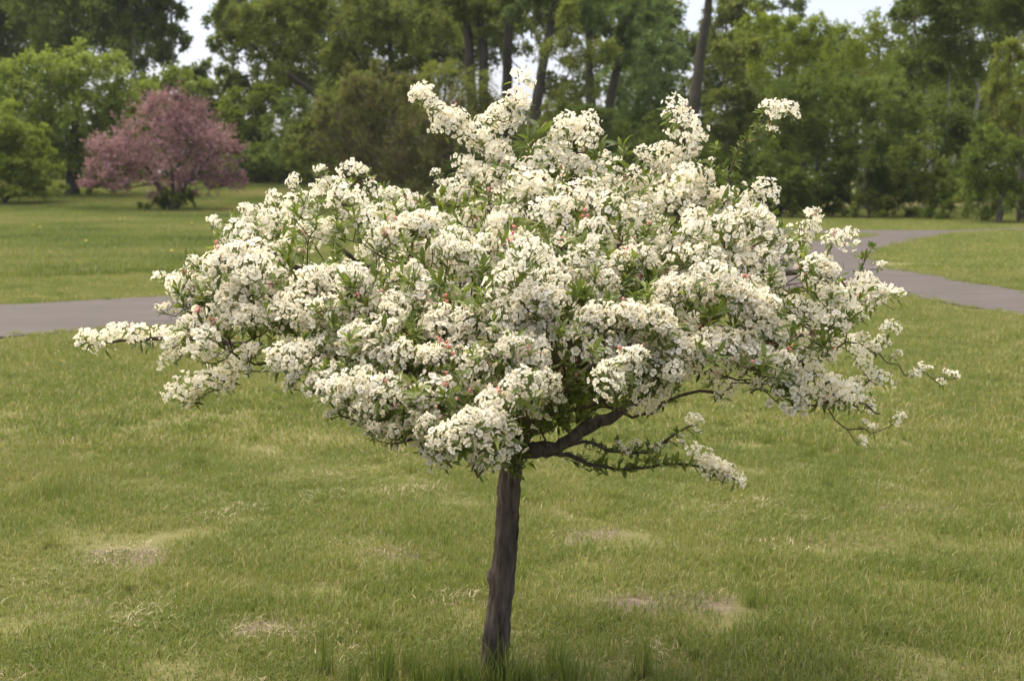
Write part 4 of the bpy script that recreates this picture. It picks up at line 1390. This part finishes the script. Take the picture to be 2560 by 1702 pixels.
# sprays reaching out of the crown: photograph points, depth, cluster scale, spacing px, jitter px
SPR = [
    ([(1800, 850), (1880, 860), (1950, 885), (2020, 925), (2090, 970), (2150, 1010)], -0.40, 0.80, 44, 26), ([(1900, 900), (1940, 960)], -0.30, 0.75, 36, 18), ([(1560, 1140), (1600, 1110), (1660, 1120)], 0.24, 0.5, 34, 12), ([(1760, 1165), (1800, 1190)], 0.24, 0.62, 24, 16),
    ([(1650, 960), (1720, 930), (1790, 900), (1860, 880)], -0.05, 0.75, 36, 18),
    ([(1000, 1060), (1060, 1090), (1140, 1110)], -0.85, 0.80, 34, 14), ([(930, 1030), (1010, 1040)], -0.75, 0.8, 36, 14),
    ([(2040, 800), (2090, 790), (2140, 800)], 0.0, 0.80, 34, 16), ([(1960, 860), (2010, 880), (2060, 900)], -0.1, 0.85, 34, 18), ([(2080, 940), (2100, 990), (2060, 1000)], -0.05, 0.8, 32, 18),
    ([(1980, 960), (2030, 1000)], -0.2, 0.8, 32, 16), ([(1700, 900), (1760, 920)], -0.3, 0.8, 34, 14), ([(1640, 870), (1680, 900)], -0.5, 0.8, 34, 14), ([(1420, 960), (1480, 940), (1530, 960)], 0.35, 0.7, 40, 16),
    ([(520, 850), (420, 852), (320, 845), (215, 862)], -0.05, 0.88, 34, 14),
    ([(640, 890), (570, 930), (500, 975), (440, 990)], -0.30, 0.95, 38, 19),
    ([(500, 990), (480, 1015)], -0.30, 0.67, 24, 9),
    ([(470, 850), (430, 905)], -0.05, 0.67, 32, 9),
    ([(520, 650), (470, 690)], -0.20, 0.85, 38, 12),
    ([(640, 590), (620, 540)], -0.10, 0.98, 34, 16),
    ([(820, 480), (900, 440)], 0.00, 1.04, 38, 16),
    ([(700, 520), (680, 500)], 0.02, 0.73, 32, 9),
    ([(1200, 370), (1130, 300), (1080, 255), (1048, 230)], 0.15, 0.90, 31, 15),
    ([(1120, 310), (1100, 330)], 0.13, 0.85, 31, 9),
    ([(1240, 400), (1262, 320), (1285, 270), (1305, 212)], 0.18, 0.90, 32, 19),
    ([(1210, 300), (1240, 290)], 0.18, 0.83, 32, 9),
    ([(1160, 420), (1190, 380), (1270, 410)], 0.12, 0.92, 38, 21),
    ([(1400, 390), (1410, 320), (1440, 300), (1480, 320)], 0.10, 0.98, 34, 19),
    ([(1460, 420), (1440, 370)], 0.05, 0.98, 38, 24),
    ([(1650, 470), (1700, 400), (1705, 330), (1680, 270)], 0.08, 0.98, 34, 21),
    ([(1640, 400), (1730, 360)], 0.05, 0.92, 38, 19),
    ([(1915, 285), (1960, 280), (1985, 288)], 0.20, 0.81, 28, 10),
    ([(1925, 320), (1930, 335)], 0.20, 0.51, 24, 6),
    ([(1850, 540), (1890, 490), (1920, 462)], 0.05, 0.85, 34, 14),
    ([(1880, 500), (1905, 530)], 0.08, 0.61, 32, 9),
    ([(2000, 610), (2025, 570), (2032, 535)], 0.12, 0.71, 28, 10),
    ([(2060, 660), (2090, 610), (2125, 598)], 0.02, 0.88, 30, 14),
    ([(2190, 665), (2205, 662)], 0.15, 0.55, 20, 6),
    ([(2150, 740), (2200, 735), (2235, 745)], -0.05, 0.98, 32, 15),
    ([(2130, 720), (2180, 700)], 0.0, 0.73, 34, 14),
    ([(2100, 820), (2110, 860), (2080, 860)], 0.25, 0.85, 34, 16),
    ([(2165, 850), (2195, 870), (2225, 832)], -0.02, 0.76, 28, 12),
    ([(2150, 900), (2160, 945), (2195, 950)], -0.02, 0.73, 28, 12),
    ([(2230, 890), (2245, 885)], -0.05, 0.44, 19, 4),
    ([(2270, 938), (2300, 922), (2312, 925)], -0.08, 0.51, 19, 6),
    ([(2352, 950), (2378, 940)], -0.08, 0.51, 19, 9),
    ([(2060, 980), (2120, 1020), (2150, 1025)], 0.0, 0.81, 30, 12),
    ([(2160, 1060), (2180, 1070)], 0.0, 0.56, 20, 6),
    ([(2235, 1050), (2250, 1052)], -0.02, 0.59, 19, 8),
    ([(2150, 1105)], 0.0, 0.56, 19, 4),
    ([(1920, 890), (1960, 940), (2000, 1000)], -0.48, 1.15, 32, 26),
    ([(1550, 880), (1600, 920), (1640, 960)], -0.75, 1.15, 32, 24),
    ([(1800, 690), (1840, 740), (1850, 790), (1900, 750)], -0.72, 1.15, 34, 31),
    ([(1280, 690), (1320, 730), (1340, 770)], -0.80, 1.15, 36, 31),
    ([(1460, 790), (1560, 800), (1660, 820)], -0.80, 1.04, 32, 16),
    ([(1800, 960), (1820, 985), (1815, 1000)], -0.20, 0.76, 28, 14),
    ([(1300, 960), (1340, 980), (1360, 1010)], -0.75, 1.04, 32, 19),
    ([(1090, 1110), (1110, 1150)], -0.85, 0.92, 34, 16),
    ([(1190, 1110), (1230, 1150)], -0.80, 0.92, 36, 16),
    ([(880, 1040), (960, 1075)], -0.70, 0.85, 38, 12),
    ([(1745, 1060), (1740, 1085)], 0.25, 0.67, 22, 10),
    ([(1690, 1095), (1700, 1110)], 0.25, 0.51, 22, 8),
    ([(1630, 1135), (1640, 1150)], 0.20, 0.51, 22, 10),
    ([(1745, 1150), (1790, 1180), (1835, 1200)], 0.25, 0.81, 23, 13),
    ([(1550, 1115), (1570, 1110)], 0.25, 0.41, 19, 7),
    ([(1290, 1105), (1300, 1140)], -0.12, 0.43, 20, 9),
    ([(1595, 1040), (1680, 985)], -0.1, 0.61, 38, 12)]
for pts, dyy, s, stp, jit in SPR:
    q = resample(np.array(pts, float), 1e9) if len(pts) == 1 else None
    seq = [np.array(pts[0], float)]
    for a, b in zip(pts[:-1], pts[1:]):
        a, b = np.array(a, float), np.array(b, float)
        k = max(1, int(np.linalg.norm(b - a) / (stp * 0.62)))
        for j in range(1, k + 1):
            seq.append(a + (b - a) * j / k)
    for a in seq:
        j = rt.normal(0, jit * 0.6, 2)
        p_ = tp(a[0] + j[0], a[1] + j[1], dyy + rt.normal(0, 0.025))
        o_ = unit(p_ - CEN)
        ss = s * rt.uniform(0.82, 1.22)
        put(p_, o_ * 0.45 + np.array([0, -0.15, 0.8]) + rt.normal(0, 0.35, 3), ss, int(rt.choice([0, 1, 2, 3, 5, 6, 7, 8, 9, 11, 0, 1, 3, 5, 8, 4])) if s > 0.6 else int(rt.choice([7, 9, 12, 13, 6])), 0)

# leaf rosettes
LF = []
q = poisson(285, rt, 44)
dy, Hh = surf_dy(q[:, 0], q[:, 1])
for p_ in at_arr(q[:, 0], q[:, 1], YT + dy + rt.normal(-0.01, 0.06, len(q))):
    LF.append((p_, unit(unit(p_ - CEN) * 0.6 + np.array([0, -0.1, 0.8]) + rt.normal(0, 0.3, 3)), rt.uniform(0.8, 1.3), int(rt.integers(0, 6)), 0))
q = sample_outline(330, rt)
dy, Hh = surf_dy(q[:, 0], q[:, 1])
Pq = at_arr(q[:, 0], q[:, 1], YT + np.minimum(dy + 0.05 + rt.exponential(0.35, len(q)), Hh * 0.9))
for p_ in Pq[Pq[:, 2] > 0.88]:
    LF.append((p_, unit(unit(p_ - CEN) * 0.6 + np.array([0, 0, 0.7]) + rt.normal(0, 0.4, 3)), rt.uniform(0.8, 1.4), int(rt.integers(0, 6)), 1))
n = 330
q = np.stack([rt.uniform(1230, 1640, n), rt.uniform(860, 1085, n)], 1)
q = q[q[:, 1] < 1095 - 0.34 * np.abs(q[:, 0] - 1300)]
for a in q:
    p_ = tp(a[0], a[1], rt.uniform(0.02, 0.75))
    LF.append((p_, unit(np.array([0, -0.3, 0.6]) + rt.normal(0, 0.5, 3)), rt.uniform(0.9, 1.4), int(rt.integers(0, 6)), 1))
for a in np.stack([rt.uniform(1290, 1560, 75), rt.uniform(880, 1030, 75)], 1):
    p_ = tp(a[0], a[1] - 0.18 * (a[0] - 1400), rt.uniform(-0.30, 0.0))
    LF.append((p_, unit(np.array([0, -0.3, 0.6]) + rt.normal(0, 0.5, 3)), rt.uniform(0.8, 1.2), int(rt.integers(0, 6)), 0))
# leafy shoots and the sparse low spray
LS = [([(1262, 1150), (1290, 1175), (1300, 1130), (1270, 1100)], -0.10, 0.95, 16, 1), ([(1330, 1090), (1380, 1070), (1420, 1045)], -0.08, 0.9, 16, 0), ([(1310, 400), (1330, 355), (1350, 335)], 0.10, 1.0, 26, 7), ([(1490, 410), (1500, 385)], 0.08, 0.8, 24, 6), ([(1550, 440), (1556, 395), (1556, 378)], 0.08, 0.7, 22, 7), ([(1600, 450), (1575, 430)], 0.08, 0.8, 24, 6),
      ([(1795, 470), (1780, 420), (1790, 385)], 0.12, 0.75, 20, 3), ([(1800, 460), (1840, 390), (1870, 340), (1905, 305)], 0.18, 0.62, 20, 1),
      ([(2140, 690), (2160, 650), (2180, 625)], 0.15, 0.55, 20, 4), ([(1420, 1145), (1480, 1165), (1560, 1170), (1640, 1150), (1720, 1165)], 0.22, 0.55, 15, 6),
      ([(1460, 1115), (1540, 1130), (1620, 1128), (1690, 1085)], 0.25, 0.55, 17, 7), ([(1420, 1060), (1470, 1040), (1500, 1015)], 0.15, 0.85, 20, 3), ([(1280, 1165), (1285, 1140), (1290, 1110)], -0.08, 0.9, 18, 4),
      ([(1270, 1090), (1300, 1070), (1330, 1050), (1370, 1030)], -0.15, 0.95, 24, 0), ([(790, 975), (810, 990)], -0.4, 0.9, 24, 3), ([(1660, 900), (1680, 1000)], -0.2, 0.85, 24, 1), ([(1820, 850), (1860, 890)], -0.3, 0.9, 26, 3),
      ([(1440, 740), (1480, 760), (1520, 770)], -0.75, 0.95, 22, 4), ([(1030, 850), (1060, 870)], -0.8, 0.9, 24, 2), ([(960, 1000), (985, 990)], -0.75, 0.9, 20, 4), ([(1130, 920), (1180, 925)], -0.85, 0.9, 24, 1)]
for pts, dyy, s, stp, v in LS:
    for a, b in zip(pts[:-1], pts[1:]):
        a, b = np.array(a, float), np.array(b, float)
        k = max(1, int(np.linalg.norm(b - a) / stp))
        for j in range(k + 1):
            p2 = a + (b - a) * j / k + rt.normal(0, 4, 2)
            p_ = tp(p2[0], p2[1], dyy + rt.normal(0, 0.02))
            LF.append((p_, unit(np.array([(b - a)[0] * 0.004, -0.1, 0.7]) + rt.normal(0, 0.4, 3)), s * rt.uniform(0.8, 1.15), v, 0))

# skeleton ----------------------------------------------------
sk = Skeleton()
tr_pts = [tp(1234, 1700), tp(1246, 1560), tp(1259, 1420), tp(1268, 1290), tp(1277, 1190), tp(1288, 1120), tp(1300, 1085)]
mp = YT / FPX
tr_r = [0.041, 0.0385, 0.0368, 0.0350, 0.0330, 0.034, 0.038]
trunk_ids = sk.poly(tr_pts, tr_r, -1, 0, 0.02)
n_trunk = len(sk.P)
fork = trunk_ids[-1]
fork_low = min(range(n_trunk), key=lambda i: abs(sk.P[i][2] - tp(1285, 1128)[2]))
LIMBS = [
    (fork_low, [(1340, 1122, .0), (1390, 1118, .02), (1470, 1070, .05), (1545, 1030, .08), (1610, 990, .10), (1730, 915, .12), (1860, 870, .15), (1990, 840, .18), (2100, 820, .22)], [.025, .026, .023, .020, .017, .014, .012, .010, .008, .005]),
    (fork, [(1345, 1040, -.0), (1410, 980, -.05), (1490, 920, -.15), (1590, 890, -.32), (1700, 870, -.45), (1830, 840, -.5), (1950, 880, -.42), (2080, 960, -.2), (2200, 1040, -.05)], [.026, .023, .020, .017, .013, .010, .008, .006, .004, .0025]),
    (fork, [(1340, 960, .08), (1370, 820, .15), (1400, 650, .2), (1420, 500, .16), (1440, 350, .12)], [.03, .028, .024, .018, .012, .006]),
    (fork, [(1270, 950, .05), (1230, 800, .08), (1215, 640, .12), (1225, 500, .14), (1250, 380, .17), (1290, 250, .18)], [.03, .026, .022, .016, .012, .008, .004]),
    (fork, [(1220, 1010, -.05), (1060, 930, -.12), (900, 890, -.18), (740, 880, -.2), (600, 860, -.15), (450, 850, -.08), (230, 858, -.05)], [.032, .028, .024, .019, .015, .011, .007, .003]),
    (fork, [(1230, 1020, -.25), (1150, 985, -.45), (1050, 1000, -.65), (950, 1040, -.7)], [.026, .022, .018, .013, .008]),
    (fork, [(1340, 1000, -.3), (1380, 920, -.5), (1440, 850, -.65), (1560, 820, -.75)], [.026, .022, .018, .013, .008]),
    (fork, [(1330, 950, .25), (1420, 800, .5), (1500, 700, .7), (1600, 620, .7)], [.028, .024, .018, .013, .008]),
    (fork, [(1220, 940, .25), (1080, 800, .5), (960, 700, .6), (850, 620, .5)], [.028, .024, .018, .013, .008]),
    (fork, [(1400, 950, .05), (1530, 830, .08), (1640, 680, .08), (1700, 540, .08), (1710, 420, .08), (1700, 300, .08)], [.03, .026, .021, .016, .012, .008, .004]),
    (fork, [(1230, 990, -.15), (1080, 860, -.3), (920, 760, -.35), (760, 680, -.3), (620, 600, -.15)], [.028, .024, .019, .014, .010, .005]),
    (fork_low, [(1420, 1135, .12), (1490, 1165, .2), (1580, 1172, .22), (1680, 1160, .24), (1760, 1170, .25), (1838, 1200, .25)], [.012, .0085, .006, .0055, .005, .004, .003]),
    (fork_low, [(1460, 1108, .14), (1540, 1128, .22), (1620, 1126, .25), (1690, 1085, .25), (1742, 1055, .25)], [.010, .006, .005, .0045, .004, .0025]),
    (fork, [(1450, 960, .1), (1640, 820, .12), (1800, 730, .1), (1960, 680, .05), (2100, 700, 0)], [.028, .024, .019, .014, .010, .005]),
]
limb_first = []
for g, (st_, pts, rad) in enumerate(LIMBS, 1):
    p0 = sk.P[st_]
    sk.poly([p0] + [tp(*p_) for p_ in pts], rad, st_, g, 0.03, rt, 0.0035)
# twigs that stand out bare in the photograph, tied to the limbs
EXTRA = [(1, [(2000, 880, .2), (2150, 870, .1)]),]
n_limb = len(sk.P)
allP = np.array([c[0] - c[1] * 0.022 * c[2] for c in CL] + [l[0] - l[1] * 0.01 for l in LF])
# the isolated spray stems first, as their own tip targets along the way
stems = np.array([tp(1790, 470, .12), tp(1840, 395, .18), tp(1870, 345, .19), tp(1910, 300, .2), tp(1210, 390, .15), tp(1130, 305, .15), tp(2200, 940, -.05), tp(2330, 946, -.08), tp(2400, 938, -.08),
                  tp(2160, 1070, 0), tp(2230, 1062, -.02), tp(2235, 775, .1), tp(2190, 625, .15), tp(475, 1020, -.3), tp(560, 950, -.3)])
tips = sk.attach(np.vstack([stems, allP]), 0.035, 0.22, rt, 0.16, sag=0.02, allowed=n_trunk)[len(stems):]
R = sk.radii(0.0014, 0.40)
_g, _rm = np.array(sk.grp), np.array(sk.rmin)
_c = ((_g == 12) | (_g == 13)) & (_rm > 0)
R[_c] = _rm[_c]
_c = (_g == 2) & (_rm > 0)
R[_c] = np.minimum(R[_c], _rm[_c] * 1.25)
R[:n_trunk] = np.array(sk.rmin[:n_trunk])
R[n_trunk:] *= 1 + 0.10 * np.sin(np.arange(len(R) - n_trunk) * 1.3) * np.sin(np.arange(len(R) - n_trunk) * 0.47) + rt.normal(0, 0.05, len(R) - n_trunk)
Pn = np.array(sk.P)
chs = sk.chains()

tree = bpy.data.objects.new('crabapple_tree', None)
tree.empty_display_size = 0.2
COL.objects.link(tree)
tree.location = BASE
tag(tree, 'small crabapple tree smothered in creamy white blossom on a short dark trunk', 'tree')

# trunk with ridged bark, flare and knots
ids = trunk_ids
P = Pn[ids] - BASE
P[0, 2] = -0.03
rr = R[ids]
sides = 40
V, Q, T_ = tube(P, rr, sides)
nr = len(P)
VV = V[:-1].reshape(nr, sides, 3)
th = np.arange(sides) * 2 * np.pi / sides
zz = P[:, 2]
cen = P[:, None, :]
ridge = 0.0022 * np.sin(th[None] * 9 + 3 * np.sin(zz[:, None] * 9)) + 0.0016 * np.sin(th[None] * 17 + zz[:, None] * 25) + 0.0022 * np.sin(th[None] * 3 + zz[:, None] * 11 + 1) \
    + rt.normal(0, 0.0016, (nr, sides)) + 0.0035 * np.clip(np.sin(th[None] * 6 + 5 * np.sin(zz[:, None] * 23)) * np.sin(zz[:, None] * 61 + th[None] * 4) - 0.35, 0, 1)
flare = 0.006 * np.exp(-np.clip(zz, 0, 9)[:, None] / 0.05) * (1 + 0.5 * np.sin(th[None] * 5 + 0.7))
dirs = unit(VV - cen)
left = np.clip(-dirs[..., 0], 0, 1)
zk = tp(1232, 1440)[2]
knot = 0.012 * np.exp(-((zz[:, None] - zk) / 0.030) ** 2) * left ** 6 + 0.009 * np.exp(-((zz[:, None] - tp(1215, 1600)[2]) / 0.07) ** 2) * left ** 4
VV = VV + dirs * (ridge + flare + knot)[..., None]
V[:-1] = VV.reshape(-1, 3)
trunk = link('trunk', mesh_np('trunk', V, [Q, T_], [M['bark']], smooth_sh=True), tree)

limb_obj = {}
for g in range(1, len(LIMBS) + 1):
    cg = [c for c in chs if sk.grp[c[-1]] == g and c[-1] >= n_trunk]
    cg2 = []
    for c in cg:
        # drop the trunk stretch of the chain that runs up through the fork
        k = 0
        while k < len(c) - 1 and c[k + 1] < n_trunk:
            k += 1
        cg2.append(c[k:])
    if not cg2:
        continue
    me = tubes_mesh('limb', sk, R, cg2, [M['limb'], M['twig']], lambda r: 12 if r > 0.018 else (8 if r > 0.008 else (5 if r > 0.003 else 4)), BASE, mat_fn=lambda r: 0 if r > 0.007 else 1)
    limb_obj[g] = link('limb', me, tree)


def mat_for(p_, ax, s, rng):
    q = Vector(ax).to_track_quat('Z', 'Y') @ Quaternion((0, 0, 1), rng.random() * 6.283)
    return Matrix.Translation(Vector(p_ - BASE)) @ q.to_matrix().to_4x4() @ Matrix.Scale(s, 4)


def spread_out(items, tips_, meshes, datas, name, limit, stuff_name, rng):
    order = sorted(range(len(items)), key=lambda i: (items[i][4], items[i][0][1] - 0.6 * items[i][2]))
    acc = Acc()
    for rank, i in enumerate(order):
        p_, ax, s, v, layer = items[i]
        mt = mat_for(p_, ax, s, rng)
        if rank < limit:
            o = bpy.data.objects.new(name, meshes[v])
            COL.objects.link(o)
            g = sk.grp[tips_[i]]
            o.parent = limb_obj.get(g, tree)
            o.matrix_local = mt
        else:
            d = datas[v]
            A = np.array(mt)
            acc.V.append(d[0] @ A[:3, :3].T + A[:3, 3])
            acc.T.append(d[1] + acc.n)
            acc.Q.append(d[2] + acc.n)
            nt_ = len(d[1])
            acc.mt.append(d[3][:nt_])
            acc.mq.append(d[3][nt_:])
            acc.ti.append(d[4])
            acc.n += len(d[0])
    if acc.n:
        V, T_, Q, mi, ti = acc.data()
        o = link(stuff_name, mesh_np(stuff_name, V, [T_, Q], CM, midx=mi, tint=ti), tree)
        o['kind'] = 'stuff'
    print(name, len(items))


nC = len(CL)
spread_out(CL, tips[:nC], CVM, CVL, 'blossom_cluster', 300, 'blossom_mass', rt)
spread_out(LF, tips[nC:], LVM, LV, 'leaf_cluster', 290, 'leaf_mass', rt)
print('tris', sum(len(o.data.polygons) for o in sc.objects if o.type == 'MESH'))

# ------------------------------------------------------------------ thin spring haze between here and the wood
bm = bmesh.new()
bmesh.ops.create_cube(bm, size=1.0)
for v in bm.verts:
    v.co = (v.co.x * 3600, v.co.y * 3600 + 0.0, 24.0 if v.co.z > 0 else -1.5)
me = bpy.data.meshes.new('haze')
bm.to_mesh(me)
bm.free()
m, nt, out = nodes_of('thin_haze')
pv = N(nt, 'ShaderNodeVolumePrincipled')
pv.inputs['Color'].default_value = (0.90, 0.92, 0.88, 1)
pv.inputs['Density'].default_value = 0.0002
nt.links.new(pv.outputs[0], out.inputs['Volume'])
me.materials.append(m)
tag(link('haze', me), 'thin spring haze over the park', 'haze', kind='stuff')
